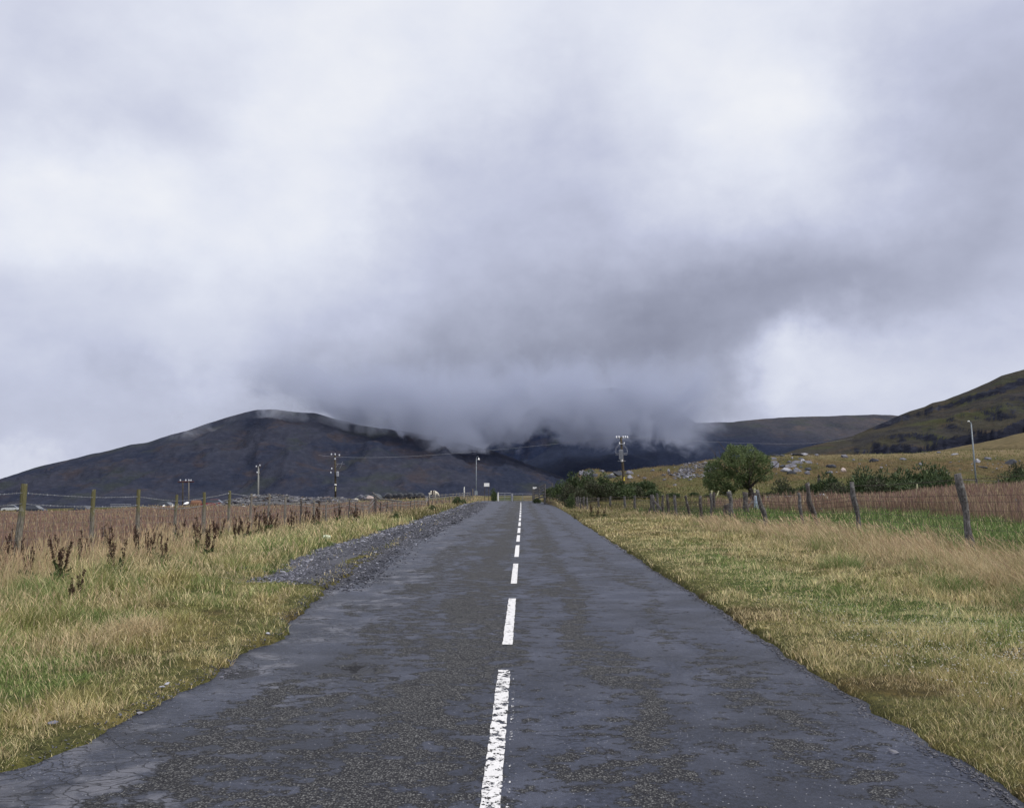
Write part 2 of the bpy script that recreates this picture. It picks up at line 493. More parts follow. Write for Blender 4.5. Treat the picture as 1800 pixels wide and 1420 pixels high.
# cracking along the left-hand side
crn = g.noise(P2, 3.0, 4, .6, out=1)
cv = g.vm('ADD', g.vm('MULTIPLY', P2, (1.0, 1.7, 1)), g.vm('SCALE', crn, (0, 0, 0)))
g.put(cv.node.inputs[1], g.vm('MULTIPLY', crn, (.35, .35, 0)))
ce = g.vor(cv, 5.2, 'DISTANCE_TO_EDGE')
ce2 = g.vor(cv, 1.7, 'DISTANCE_TO_EDGE')
crackzone = g.m('MULTIPLY', g.ss(g.m('ADD', lat, g.m('MULTIPLY', big, .6)), -1.05, -1.5), g.ss(g.noise(P2, .8, 3, .5), .42, .56))
crack = g.m('MULTIPLY', g.m('SUBTRACT', 1.0, g.ss(ce, .010, .035)), crackzone)
crack = g.m('MAXIMUM', crack, g.m('MULTIPLY', g.m('SUBTRACT', 1.0, g.ss(ce2, .002, .009)), g.ss(g.noise(P2, .5, 2, .5), .50, .58)))
pale = g.m('MULTIPLY', crackzone, g.ss(g.noise(P2, 2.6, 5, .6), .46, .60))
smooth_c = g.mix(g.m('MULTIPLY', pale, .7), smooth_c, (.125, .125, .145))
colr = g.mix(chip, smooth_c, stone)
colr = g.mix(g.m('MULTIPLY', rim, .75), colr, (.014, .014, .020))
colr = g.mix(g.m('MULTIPLY', crack, .9), colr, (.010, .010, .014))
for (hx, hy, hr) in [(-1.42, 8.05, .13), (-1.28, 8.0, .09), (-2.36, 7.85, .15)]:
    dd_ = g.vm('MULTIPLY', g.vm('SUBTRACT', P, (hx, hy, 0)), (1 / hr, .6 / hr, 0))
    ln_ = g.m('ADD', g.vm('LENGTH', dd_, out='Value'), g.m('MULTIPLY', g.m('SUBTRACT', fine2, .5), 1.6))
    colr = g.mix(g.m('SUBTRACT', 1.0, g.ss(ln_, .75, 1.05)), colr, (.012, .012, .016))
hgt = g.m('ADD', g.m('MULTIPLY', chip, .5), g.m('MULTIPLY', g.m('MULTIPLY', chip, g.m('SUBTRACT', .7, vs_)), 1.1))
hgt = g.m('ADD', hgt, g.m('ADD', g.m('MULTIPLY', fine2, .45), g.m('MULTIPLY', g.noise(P2, 140.0, 2, .5), .25)))
hgt = g.m('SUBTRACT', hgt, g.m('MULTIPLY', crack, 1.2))
rough = g.m('ADD', g.m('ADD', .36, g.m('MULTIPLY', g.noise(P2, 1.1, 4, .6), .22)), g.m('MULTIPLY', chip, .40))
finish(g, colr, rough, g.bump(hgt, .016, 1.0), spec=.34)

ry = np.concatenate([np.arange(-8, 3, 1.0), np.arange(3, 12, .055), np.arange(12, 25, .25), np.arange(25, 126, 1.0)])
rt = np.linspace(0, 1, 111)
RX, RY = [], []
for y in ry:
    a, b = float(road_x0(y)) - .45, float(road_x1(y)) + .45
    RX.append(a + (b - a) * rt); RY.append(np.full(111, y))
RX, RY = np.array(RX), np.array(RY)
RZ = (fbm(RX * .5, RY * .3, 3, .5, 21) - .5) * .02 + .006
RZ += np.where((RY < 11.0) & (RY > 8.5), 0, 0)
# a pothole in the left lane and one at the broken edge
for (hx, hy, hr, hd) in [(-1.42, 8.05, .10, .045), (-1.28, 8.0, .08, .025), (-2.36, 7.85, .12, .05), (-2.2, 7.9, .08, .02), (-1.02, 6.4, .09, .012)]:
    RZ -= hd * np.exp(-(((RX - hx) / hr) ** 2 + ((RY - hy) / (hr * 1.6)) ** 2))
ridx = np.arange(RX.size).reshape(RX.shape)
rq = np.stack([ridx[:-1, :-1], ridx[:-1, 1:], ridx[1:, 1:], ridx[1:, :-1]], -1).reshape(-1, 4)
road = fast_mesh('road', np.stack([RX, RY, RZ], -1).reshape(-1, 3), rq, m_road, smooth=True)
tag(road, kind='structure')
def road_z(x, y):
    return float((fbm(np.array([x * .5]), np.array([y * .3]), 3, .5, 21)[0] - .5) * .02 + .006)

# painted dashes, worn through where the chippings stand proud
def paint(name, wear):
    m, g = new_mat(name)
    P = pos(g)
    a = g.noise(g.vm('MULTIPLY', P, (1, .8, 1)), 15.0, 7, .72)
    b = g.noise(P, 60.0, 3, .6)
    mask = g.ss(g.m('ADD', g.m('MULTIPLY', a, .75), g.m('MULTIPLY', b, .25)), wear, wear + .02)
    c = g.mix(g.noise(P, 40.0, 3, .6), (.48, .47, .47), (.74, .73, .73))
    p = g.n('ShaderNodeBsdfPrincipled', {'Base Color': c, 'Roughness': .65, 'Normal': g.bump(b, .006, .6)})
    t = g.n('ShaderNodeBsdfTransparent')
    mx = g.n('ShaderNodeMixShader', {0: mask, 1: t.outputs[0], 2: p.outputs[0]})
    g.nt.links.new(mx.outputs[0], g.out.inputs[0])
    return m
m_paint = [paint("worn_white_paint", .465), paint("white_paint", .415), paint("fresh_white_paint", .30)]
def yg(py):
    x, y, z = px_dir(900, py)
    return CAMH / (-z / y)
marks = [(1179.5, 1530), (1053, 1134.5), (991, 1026.5), (958.5, 979), (940.8, 952), (927.8, 937), (917.8, 924.7), (910.5, 915.5), (905, 908.8), (900.5, 903.7), (897, 899.4)]
spans = [(yg(b), yg(a)) for a, b in marks]
y0 = spans[-1][1]
while y0 < 108:
    spans.append((y0 + 2, y0 + 6)); y0 += 6
for i, (a, b) in enumerate(spans):
    vs, fs = [], []
    nseg = max(2, int((b - a) / .08)) if i < 3 else 4
    for k in range(nseg + 1):
        y = a + (b - a) * k / nseg
        c = float(centre_x(y)) - (.0 if i else .004)
        hw = .0525
        j1, j2 = (random.uniform(-.004, .004), random.uniform(-.004, .004)) if i < 4 else (0, 0)
        for sx in (-1, 0, 1):
            x = c + sx * hw + (j1 if sx < 0 else j2 if sx > 0 else 0)
            vs.append((x, y, road_z(x, y) + .0045))
    for k in range(nseg):
        for s in (0, 1):
            q = k * 3 + s
            fs.append((q, q + 1, q + 4, q + 3))
    mesh_obj('centre_line_dash', vs, fs, m_paint[0] if i == 0 else m_paint[1] if i < 3 else m_paint[2], road)
# a thin ghost of an older line beside the first dash
vs, fs = [], []
for k in range(40):
    y = 3.9 + k * .095
    vs += [(float(centre_x(y)) + .075, y, road_z(0, y) + .0045), (float(centre_x(y)) + .093, y, road_z(0, y) + .0045)]
for k in range(39):
    fs.append((2 * k, 2 * k + 1, 2 * k + 3, 2 * k + 2))
m_ghost = paint("ghost_paint", .56)
mesh_obj('faded_line', vs, fs, m_ghost, road)

# ------------------------------------------------------------------ hills
def ridge(name, prof, D, Df, Db, zf, mat, p0, p1, nc=260, nr=90, amp=8.0, fr=.004, shape=1.0, zb=None, seed=0, Dfn=None, step=None, ridged=True):
    px = np.linspace(p0, p1, nc)
    a0 = np.array([W(q, 860, 1.0).x for q in px])
    pp = np.array([p[0] for p in prof], float); py = np.interp(px, pp, [p[1] for p in prof])
    py = py + (fbm(px * .05, px * 0 + seed, 4, .5) - .5) * 1.6
    Dr = np.interp(px, *zip(*Dfn)) if Dfn else np.full(nc, float(D))
    tz = np.array([px_dir(q, r)[2] / px_dir(q, r)[1] for q, r in zip(px, py)])
    az_ = np.array([px_dir(q, r)[0] / px_dir(q, r)[1] for q, r in zip(px, py)])
    zr = CAMH + tz * Dr
    t = np.linspace(-1, 1, nr)
    V = []
    for ti in t:
        if ti <= 0:
            d = Dr * 1.0 + (Df - D) * (-ti)
            s = (1 + ti)
            z = zf + (zr - zf) * (s ** shape)
        else:
            d = Dr + (Db - D) * ti
            z = zr + ((zf if zb is None else zb) - zr) * (ti ** 1.4)
        X = az_ * d
        env = min(1.0, abs(ti) * 3.0) * (1 - abs(ti)) ** .3 if abs(ti) < 1 else 0.0
        if step is not None and ti <= 0:
            z = step(px, ti, z, d)
        n = fbm(X * fr * 2.2, d * fr, 6, .52, seed + 1)
        if ridged:
            n = 1 - np.abs(n - .5) * 4
        else:
            n = (n - .5) * 2
        V.append(np.stack([X, np.broadcast_to(d, X.shape), z + (n - .6) * amp * env], -1))
    V = np.array(V)
    ii = np.arange(nr * nc).reshape(nr, nc)
    q = np.stack([ii[:-1, :-1], ii[:-1, 1:], ii[1:, 1:], ii[1:, :-1]], -1).reshape(-1, 4)
    o = fast_mesh(name, V.reshape(-1, 3), q, mat, smooth=True)
    o['kind'] = 'structure'
    return o, V

def heather(name, base, dark, warm, green, s=1.0, rock=None, cloud_shade=None):
    m, g = new_mat(name)
    P = pos(g)
    Ps = g.vm('MULTIPLY', P, (s, s * .5, s * 2.2))
    n1 = g.noise(Ps, .006, 8, .62, .6)
    n2 = g.noise(g.vm('ADD', Ps, (300, 100, 50)), .012, 8, .65, .5)
    n3 = g.noise(Ps, .09, 5, .7)
    c = g.mix(g.ss(n1, .40, .62), base, dark)
    c = g.mix(g.m('MULTIPLY', g.ss(n2, .50, .66), .8), c, warm)
    c = g.mix(g.m('MULTIPLY', g.ss(g.noise(g.vm('ADD', Ps, (40, 700, 20)), .009, 7, .62), .52, .68), .75), c, green)
    if cloud_shade is not None:
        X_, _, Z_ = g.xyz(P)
        f = g.ss(g.m('ADD', g.m('ADD', X_, g.m('MULTIPLY', Z_, 2.6)), g.m('MULTIPLY', g.m('SUBTRACT', n1, .5), 500.0)), cloud_shade[0], cloud_shade[1])
        c = g.mix(f, (.013, .019, .040), c)  # cloud shade painted into the colour: navy towards the left and lower down
    c = g.mix(g.m('MULTIPLY', g.ss(n3, .5, .78), .12), c, (.10, .10, .12))
    c = g.mix(1.0, c, g.ramp(n3, [(.3, (.78, .78, .78)), (.7, (1.18, 1.18, 1.18))]), 'MULTIPLY')
    if rock is not None:
        nz = g.xyz(g.n('ShaderNodeNewGeometry').outputs['True Normal'])[2]
        nz2 = g.m('ADD', nz, g.m('MULTIPLY', g.m('SUBTRACT', g.noise(P, rock[2], 5, .6), .5), .22))
        rk = g.m('SUBTRACT', 1.0, g.ss(nz2, rock[0], rock[1]))
        rc = g.ramp(g.noise(g.vm('MULTIPLY', P, (1, 1, 3.0)), rock[3], 7, .7, 1.0), [(.34, (.007, .008, .014)), (.52, (.018, .020, .032)), (.66, (.045, .048, .065)), (.78, (.11, .115, .14))])
        c = g.mix(rk, c, rc)
    finish(g, c, .95, g.bump(n3, 8.0 / max(s, .1) * .5, .9), spec=.05)
    return m
m_left = heather("slate_heather", (.030, .033, .050), (.018, .023, .042), (.040, .034, .040), (.030, .036, .036))
m_mid = heather("dark_heather", (.012, .018, .040), (.009, .014, .034), (.022, .023, .036), (.018, .026, .030))
m_ridge = heather("shaded_brown_moor", (.052, .050, .060), (.032, .036, .048), (.075, .062, .060), (.042, .048, .044), cloud_shade=(900.0, 1500.0))
m_right = heather("green_moor", (.038, .035, .026), (.028, .027, .030), (.056, .042, .030), (.044, .050, .020), 2.2, rock=(.76, .86, .05, .03))

left_prof = [(-400, 905), (-250, 890), (-100, 862), (0, 842), (60, 822), (120, 808), (160, 798), (190, 792), (230, 781), (262, 776), (300, 763), (330, 756), (370, 742), (400, 732), (430, 724), (450, 720), (480, 719), (520, 723), (552, 725), (590, 736), (630, 746), (680, 753), (720, 759), (770, 767), (800, 773), (830, 783), (870, 793), (910, 808), (960, 828), (1010, 846), (1060, 862), (1120, 880)]
hill_l, _ = ridge('hill', left_prof, 2200, 1150, 3100, -34, m_left, -400, 1120, nc=420, nr=130, amp=42, fr=.0035, shape=1.15, seed=1)
mid_prof = [(560, 900), (640, 860), (740, 850), (800, 820), (850, 790), (890, 755), (930, 720), (985, 690), (1080, 680), (1150, 700), (1200, 725), (1222, 742), (1270, 752), (1330, 790), (1400, 850), (1450, 890)]
hill_m, _ = ridge('mountain', mid_prof, 3300, 2350, 4300, -34, m_mid, 560, 1450, nc=300, nr=100, amp=60, fr=.0022, shape=1.3, seed=3)
far_prof = [(860, 860), (930, 800), (1000, 765), (1120, 747), (1222, 743), (1290, 741), (1325, 737), (1380, 733), (1450, 731), (1530, 728), (1570, 729), (1620, 735), (1700, 745), (1850, 770)]
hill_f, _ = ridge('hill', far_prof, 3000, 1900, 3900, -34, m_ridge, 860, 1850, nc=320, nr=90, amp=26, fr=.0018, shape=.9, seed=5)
spur_prof = [(1150, 862), (1230, 838), (1300, 812), (1350, 796), (1400, 784), (1440, 777), (1480, 770), (1530, 761), (1600, 752), (1700, 745), (1800, 735)]
hill_s, _ = ridge('hill', spur_prof, 1900, 1300, 2600, -34, m_mid, 1150, 1800, nc=200, nr=70, amp=14, fr=.0025, shape=1.0, seed=6)
def cliff(px, ti, z, d):
    # old quarry faces: two terraces that run along the slope and die out to the left
    n = (fbm(px * .02, px * 0 + 3.0, 4, .55) - .5)
    c1 = 38 + (px - 1500) * .055 + n * 20
    h1 = np.interp(px, [1470, 1560, 1700, 1900], [0, 26, 44, 48]) * (1 + n * .8)
    c2 = 68 + (px - 1500) * .16 + n * 8
    h2 = np.interp(px, [1500, 1560, 1640, 1700], [0, 6, 5, 6])
    f1 = sst(z, c1 - 4, c1 + 4 + 0 * z); f2 = sst(z, c2 - 2, c2 + 2)
    return z + (f1 - sst(z, c1 - 60, c1 - 4)) * h1 * .6 + (f2 - sst(z, c2 - 22, c2 - 2)) * h2
right_prof = [(1300, 830), (1360, 803), (1400, 790), (1450, 778), (1500, 766), (1545, 746), (1573, 733), (1600, 722), (1625, 714), (1640, 707), (1660, 703), (1675, 697), (1700, 688), (1740, 670), (1760, 660), (1800, 648), (1860, 622), (1950, 585), (2100, 540), (2300, 500)]
hill_r, _ = ridge('hill', right_prof, 950, 520, 1500, -32, m_right, 1300, 2300, nc=420, nr=220, amp=7, fr=.012, shape=.9, seed=8, step=cliff)

m_slope = heather("dry_grass_slope", (.12, .095, .050), (.085, .068, .036), (.17, .13, .07), (.085, .078, .034), 14.0)
slope_prof = [(1480, 815), (1560, 803), (1610, 796), (1660, 790), (1700, 782), (1750, 772), (1800, 759), (1900, 733), (2050, 705), (2300, 680)]
hill_g, _ = ridge('hill', slope_prof, 270, 175, 420, 4, m_slope, 1480, 2300, nc=160, nr=60, amp=1.6, fr=.04, shape=.9, seed=9)

# the rocky hummock beyond the field
m_hum, g = new_mat("hummock_turf")
P = pos(g)
n1 = g.noise(g.vm('MULTIPLY', P, (1, .6, 1.6)), .22, 7, .62, .4); n2 = g.noise(P, 1.6, 6, .7); n3 = g.noise(g.vm('ADD', P, (31, 7, 3)), .12, 5, .6)
c = g.ramp(n1, [(.34, (.068, .062, .028)), (.46, (.095, .074, .036)), (.56, (.125, .090, .046)), (.68, (.080, .068, .036))])
c = g.mix(g.m('MULTIPLY', g.ss(n3, .48, .62), .6), c, (.085, .086, .034))
zz = g.xyz(P)[2]
c = g.mix(g.m('MULTIPLY', g.ss(g.m('ADD', zz, g.m('MULTIPLY', n1, 1.5)), 6.2, 7.6), .55), c, (.22, .175, .105))
c = g.mix(1.0, c, g.ramp(n2, [(.3, (.55, .52, .5)), (.7, (1.35, 1.35, 1.3))]), 'MULTIPLY')
nz = g.xyz(g.n('ShaderNodeNewGeometry').outputs['True Normal'])[2]
rk = g.m('MULTIPLY', g.ss(g.noise(g.vm('MULTIPLY', g.vm('ADD', P, (5, 90, 0)), (1, .5, 2.2)), .30, 6, .65), .63, .70), .85)
rc = g.ramp(g.noise(g.vm('MULTIPLY', P, (1, 1, 2.6)), 2.2, 5, .7), [(.35, (.03, .03, .04)), (.5, (.12, .12, .145)), (.68, (.27, .27, .31))])
c = g.mix(rk, c, rc)
finish(g, c, .95, g.bump(n2, .4, .8), spec=.08)
hum_prof = [(985, 868), (1003, 846), (1014, 833), (1022, 827), (1035, 824), (1052, 824.5), (1066, 830), (1080, 829), (1100, 827), (1130, 822), (1160, 819), (1190, 817), (1220, 812), (1250, 807), (1290, 805), (1340, 801), (1358, 800.5), (1400, 797.5), (1450, 799), (1500, 798), (1560, 797), (1600, 796), (1650, 792.5), (1720, 790.5), (1800, 789.5), (2000, 786), (2300, 790)]
hum, humV = ridge('hummock', hum_prof, 132, 92, 175, -1.0, m_hum, 985, 2300, nc=420, nr=90, amp=1.1, fr=.09, shape=.62, seed=12, ridged=False,
                  Dfn=[(985, 122), (1020, 124), (1200, 128), (1400, 132), (2300, 136)])
# ------------------------------------------------------------------ cloud lying on the mountain tops
m_cl, g = new_mat("mountain_cloud")
P = pos(g)
cx, cy, cz = g.xyz(P)
nb = g.noise(g.vm('MULTIPLY', P, (1, .30, 1.0)), .011, 7, .64, .8)
nl = g.noise(g.vm('MULTIPLY', g.vm('ADD', P, (900, 0, 300)), (1, .7, 1.3)), .0032, 3, .5)
nf = g.noise(g.vm('MULTIPLY', P, (1, .20, 1.0)), .032, 5, .62, 1.0)
nn = g.m('ADD', g.m('ADD', g.m('MULTIPLY', g.m('SUBTRACT', nb, .5), 170.0), g.m('MULTIPLY', g.m('SUBTRACT', nf, .5), 60.0)), g.m('MULTIPLY', g.m('SUBTRACT', nl, .5), 110.0))
def hump(c, w_, a):
    q = g.m('DIVIDE', g.m('SUBTRACT', cx, c), w_)
    return g.m('MULTIPLY', g.m('POWER', 2.718, g.m('MULTIPLY', g.m('MULTIPLY', q, q), -1.0)), a)
base = g.m('ADD', 104.0, g.m('MAXIMUM', 0.0, g.m('MULTIPLY', g.m('ADD', cx, 200.0), -.34)))
base = g.m('ADD', base, g.m('ADD', g.m('ADD', hump(95.0, 60.0, 52.0), hump(300.0, 50.0, 22.0)), hump(-150.0, 70.0, -30.0)))
h = g.m('ADD', g.m('SUBTRACT', cz, base), nn)
lo = g.ss(h, -6.0, 34.0)
xr_ = g.m('ADD', g.m('SUBTRACT', g.m('ADD', 470.0, g.m('MULTIPLY', g.m('MAXIMUM', g.m('SUBTRACT', cz, 170.0), 0.0), .55)), cx), g.m('MULTIPLY', nn, .9))
rt_ = g.ss(xr_, -10.0, 120.0)
lf = g.ss(g.m('ADD', cx, g.m('MULTIPLY', nn, 1.5)), -850.0, -260.0)
tp = g.m('SUBTRACT', 1.0, g.ss(g.m('ADD', cz, g.m('MULTIPLY', nn, -.5)), 150.0, 340.0))
fr_ = g.m('MULTIPLY', g.ss(cy, 1860.0, 1980.0), g.m('SUBTRACT', 1.0, g.ss(cy, 2380.0, 2480.0)))
dens = g.m('MULTIPLY', g.m('MULTIPLY', g.m('MULTIPLY', lo, rt_), g.m('MULTIPLY', lf, tp)), g.m('MULTIPLY', g.m('MULTIPLY', fr_, g.ss(nb, .34, .62, .35, 1.5)), .0115))
vol = g.n('ShaderNodeVolumePrincipled', {'Color': (.56, .60, .73, 1), 'Density': dens, 'Anisotropy': .0})
g.nt.links.new(vol.outputs[0], g.out.inputs['Volume'])
mb = MB()
mb.box((0, 0, 0), (1700, 640, 480))
cl = mb.build('cloud_bank', m_cl, loc=(-100, 2170, 320))
tag(cl, 'low grey cloud bank hiding the tops of the mountains', 'cloud', kind='stuff')
m_cl.cycles.volume_step_rate = 0.3

# thin wisps trailing over the left-hand summit
m_w, g = new_mat("cloud_wisp")
P = pos(g)
tc = g.n('ShaderNodeTexCoord').outputs['Generated']
gx_, gy_, gz_ = g.xyz(tc)
def tri(v):
    return g.ss(g.m('SUBTRACT', .5, g.m('ABSOLUTE', g.m('SUBTRACT', v, .5))), .0, .42)
nw_ = g.noise(g.vm('MULTIPLY', P, (1, .6, .8)), .014, 5, .62, .8)
dn = g.m('MULTIPLY', g.m('MULTIPLY', tri(gx_), tri(gy_)), g.m('MULTIPLY', tri(gz_), g.ss(nw_, .42, .68)))
v_ = g.n('ShaderNodeVolumePrincipled', {'Color': (.78, .82, .92, 1), 'Density': g.m('MULTIPLY', dn, .022)})
g.nt.links.new(v_.outputs[0], g.out.inputs['Volume'])
for (px, py, wx, wz, dd) in [(350, 750, 200, 95, 2060), (525, 724, 300, 105, 2060), (665, 742, 260, 90, 2050)]:
    c_ = W(px, py, dd); mb = MB(); mb.box((0, 0, 0), (wx, 120, wz))
    tag(mb.build('cloud_wisp', m_w, loc=c_), 'thin wisp of cloud trailing over the left mountain', 'cloud', kind='stuff')
m_w.cycles.volume_step_rate = 0.6
# ------------------------------------------------------------------ grass, rushes
def leaf_mat(name, trans=.25, rough=.6, spec=.25):
    m, g = new_mat(name)
    vc = g.n('ShaderNodeAttribute', attribute_name='Col').outputs['Color']
    p = g.n('ShaderNodeBsdfPrincipled', {'Base Color': vc, 'Roughness': rough, 'Specular IOR Level': spec})
    t = g.n('ShaderNodeBsdfTranslucent', {'Color': vc})
    mx = g.n('ShaderNodeMixShader', {0: trans, 1: p.outputs[0], 2: t.outputs[0]})
    g.nt.links.new(mx.outputs[0], g.out.inputs[0])
    return m
m_blade = leaf_mat("grass_blade")

def blades(name, X, Y, h, w, col, lean, wind=(0, 0), levels=((0, 1), (.55, .8), (1, .12)), tipcol=None, z=None, sink=.02):
    n = len(X)
    Z = (ground_h(X, Y) if z is None else z) - sink
    th = rng.random(n) * 2 * math.pi
    ld = rng.random(n) * 2 * math.pi
    lx = np.cos(ld) * lean + wind[0] * (0.5 + rng.random(n)); ly = np.sin(ld) * lean + wind[1] * (0.5 + rng.random(n))
    K = len(levels)
    V = np.empty((n, K, 2, 3), np.float32)
    Cc = np.empty((n, K, 2, 3), np.float32)
    L = np.sqrt(lx ** 2 + ly ** 2)
    for i, (t, wm) in enumerate(levels):
        cx_ = X + lx * h * (.35 * t + .65 * t * t); cy_ = Y + ly * h * (.35 * t + .65 * t * t)
        cz_ = Z + h * t * (1 - .28 * np.minimum(L, 1.2) * t)
        for s in (0, 1):
            k = (s - .5) * w * wm
            V[:, i, s, 0] = cx_ + np.cos(th) * k
            V[:, i, s, 1] = cy_ + np.sin(th) * k
            V[:, i, s, 2] = cz_
            Cc[:, i, s] = col if (tipcol is None or t < .6) else tipcol
    base = (np.arange(n) * K * 2)[:, None, None]
    q = np.stack([np.array([2 * i, 2 * i + 1, 2 * i + 3, 2 * i + 2]) for i in range(K - 1)])[None]
    Q = (base + q).reshape(-1, 4)
    return V.reshape(-1, 3), Q, Cc.reshape(-1, 3)

def merge(name, parts, mat, label, cat):
    vs, qs, cs, b = [], [], [], 0
    for v, q, c in parts:
        vs.append(v); qs.append(q + b); cs.append(c); b += len(v)
    o = fast_mesh(name, np.concatenate(vs), np.concatenate(qs), mat, np.concatenate(cs))
    return tag(o, label, cat, kind='stuff')

STEM = ((0, .5), (.68, .45), (.82, 1.7), (.92, 1.2), (1, .15))
def jit(c, n, a=.25):
    return np.clip(c * (1 + (rng.random((n, 1)) - .5) * 2 * a) * (1 + (rng.random((n, 3)) - .5) * .12), 0, 1)

N = 1450000
U = (rng.random(N) * 2 - 1) * .98
Yc = np.exp(math.log(3.3) + rng.random(N) * (math.log(126) - math.log(3.3)))
Xc = U * Yc
keep = np.abs(U) > .0
e0 = road_x0(Yc) + edge_noise(Yc, 1.0); e1 = road_x1(Yc) + edge_noise(Yc, 2.0) * .6
# the turf frays at the tarmac: a few tufts stray a little way in
fray = rng.random(N) ** 3 * .10
off = np.maximum(e0 + fray * .4 - Xc, Xc - e1 + fray)
keep &= off > .02
keep &= ~((Xc > gravel_x(Yc) + (fbm(Xc * 2, Yc * .8, 3, .6, 31) - .5) * 1.1) & (Xc < 0) & (Yc > 13.8) & (Yc < 118) & (rng.random(N) < np.where(off < .35, .75, .985)))
# bare scrapes in the right verge
bare = sst(fbm(Xc * 1.1, Yc * .9, 3, .5, 33), .70, .76)
keep &= rng.random(N) > bare * .8
Xc, Yc, off = Xc[keep], Yc[keep], off[keep]
tz_ = tall_zone(Xc, Yc); rz_ = rush_zone(Xc, Yc)
r = rng.random(len(Xc))
is_r = r < rz_
is_t = (~is_r) & (r < tz_ * .98)
is_s = ~is_r & ~is_t
wk = lambda Y, a, b: a * np.maximum(1.0, Y / b)
parts = []
# -- short turf
X, Y, o_ = Xc[is_s], Yc[is_s], off[is_s]
sel = rng.random(len(X)) < np.where(Y > 60, .55, 1.0)
X, Y, o_ = X[sel], Y[sel], o_[sel]
n = len(X)
clump = fbm(X * 1.6, Y * 1.6, 3, .55, 41)
mid = sst(np.abs(X), 3.6, 6.2) * (X < 0) + sst(X, 5.2, 7.0) * (X > 0) * .4
hh = (.024 + .050 * rng.random(n)) * (.6 + 1.3 * clump) * (1 + mid * 1.7) * (.65 + .35 * sst(o_, .1, 1.8)) * (1 + 1.1 * sst(fbm(X * 2.6, Y * 2.6, 3, .5, 46), .54, .68)) * (1 + .5 * sst(Y, 30, 60))
behind = (X > fence_r(Y)) & (Y < 60)
hh = np.where(behind, hh * 1.5, hh)
c = zone_color(X, Y)
dry = rng.random(n) < (.20 + .16 * (X > 0) + .34 * sst(fbm(X * .7, Y * .7, 3, .5, 43), .45, .62))
c = np.where(dry[:, None], mixc(c, STRAW, np.full(n, .65)), c)
c = np.where((Y > 45)[:, None], mixc(c, np.array((.125, .11, .045)), np.full(n, .6)), c)
c = np.where((behind & (rng.random(n) < .8))[:, None], BRIGHT * .8, c)
c = jit(c * np.where(Y > 45, .95, 1.65)[:, None], n, .5) * (1 + (rng.random((n, 1)) - .5) * np.where(Y > 45, -.1, 0)[:, None])
parts.append(blades('s', X, Y, hh, wk(Y, .0040, 6.5), c, .25 + .6 * rng.random(n)))
# -- sparse wiry straw stems standing in the turf
sp = (rng.random(n) < .032 * (.3 + 2.4 * sst(fbm(X * .8, Y * .8, 3, .5, 44), .46, .6)) * (1 + 2.5 * mid) * np.where(X > 0, .35, .8)) & (o_ > .25)
parts.append(blades('s', X[sp], Y[sp], (.07 + .15 * rng.random(sp.sum())) * (1 + .9 * mid[sp]), wk(Y[sp], .0032, 6.5), jit(np.tile(STRAW * 1.05, (sp.sum(), 1)), sp.sum(), .25), .15 + .35 * rng.random(sp.sum()), (-.12, 0), STEM))
merge('verge_turf', parts, m_blade, 'short mossy verge turf of mixed green and ochre grass beside the road', 'grass')

# -- tall verge grass
X, Y = Xc[is_t], Yc[is_t]
n = len(X)
g1 = fbm(X * .9, Y * .9, 3, .55, 51); g2 = fbm(X * .45, Y * .45, 2, .5, 52)
sel = rng.random(n) < (.42 + .5 * sst(g1, .4, .6)) * np.where(Y > 35, .6, .85)
X, Y, g1, g2 = X[sel], Y[sel], g1[sel], g2[sel]; n = len(X)
typ = rng.random(n)
hm = .42 + .85 * sst(fbm(X * 1.4, Y * 1.1, 3, .6, 57), .34, .66)
hm = hm * np.where(X > 0, .9, .86) * np.where((X > 0) & (Y > 36), .75, 1.0) * np.where((X < 0) & (Y > 40), .8, 1.0)
hm = hm * (.45 + .55 * sst(tall_zone(X, Y), .2, 1.0))
windx = np.where(X > 0, -.55, .10)
parts = []
greenish = sst(fbm(X * .5, Y * .5, 3, .5, 53), .48, .60)
fr = np.where(X < 0, .62, .5) + 0 * g1
s1 = typ < .40                       # leaf blades, straw
parts.append(blades('t', X[s1], Y[s1], (.20 + .24 * rng.random(s1.sum())) * hm[s1], wk(Y[s1], .0055, 12), jit(mixc(STRAW * 1.05, OLIVE * 1.7, greenish[s1] * .75), s1.sum(), .3), .3 + .5 * rng.random(s1.sum()), (0, 0)))
s2 = (typ >= .40) & (typ < .66)      # green leaf blades low down
parts.append(blades('t', X[s2], Y[s2], (.14 + .20 * rng.random(s2.sum())) * hm[s2], wk(Y[s2], .0060, 12), jit(mixc(OLIVE * 1.6, BRIGHT * 1.4, greenish[s2]), s2.sum(), .35), .3 + .6 * rng.random(s2.sum()), (0, 0)))
for sgn in (-1, 1):
    s3 = (typ >= .66) & (np.sign(X) == sgn) & (rng.random(n) < 1 - .55 * greenish)
    cc = jit(mixc(STRAW * 1.12, np.array((.38, .26, .17)), rng.random(s3.sum()) * .45), s3.sum(), .22)
    tc = jit(mixc(np.array((.40, .27, .18)), STRAW * 1.15, rng.random(s3.sum())), s3.sum(), .2)
    parts.append(blades('t', X[s3], Y[s3], (.36 + .30 * rng.random(s3.sum())) * hm[s3], wk(Y[s3], .0040, 13), cc, .08 + .25 * rng.random(s3.sum()), (-.42, .05) if sgn > 0 else (.06, 0), STEM, tc))
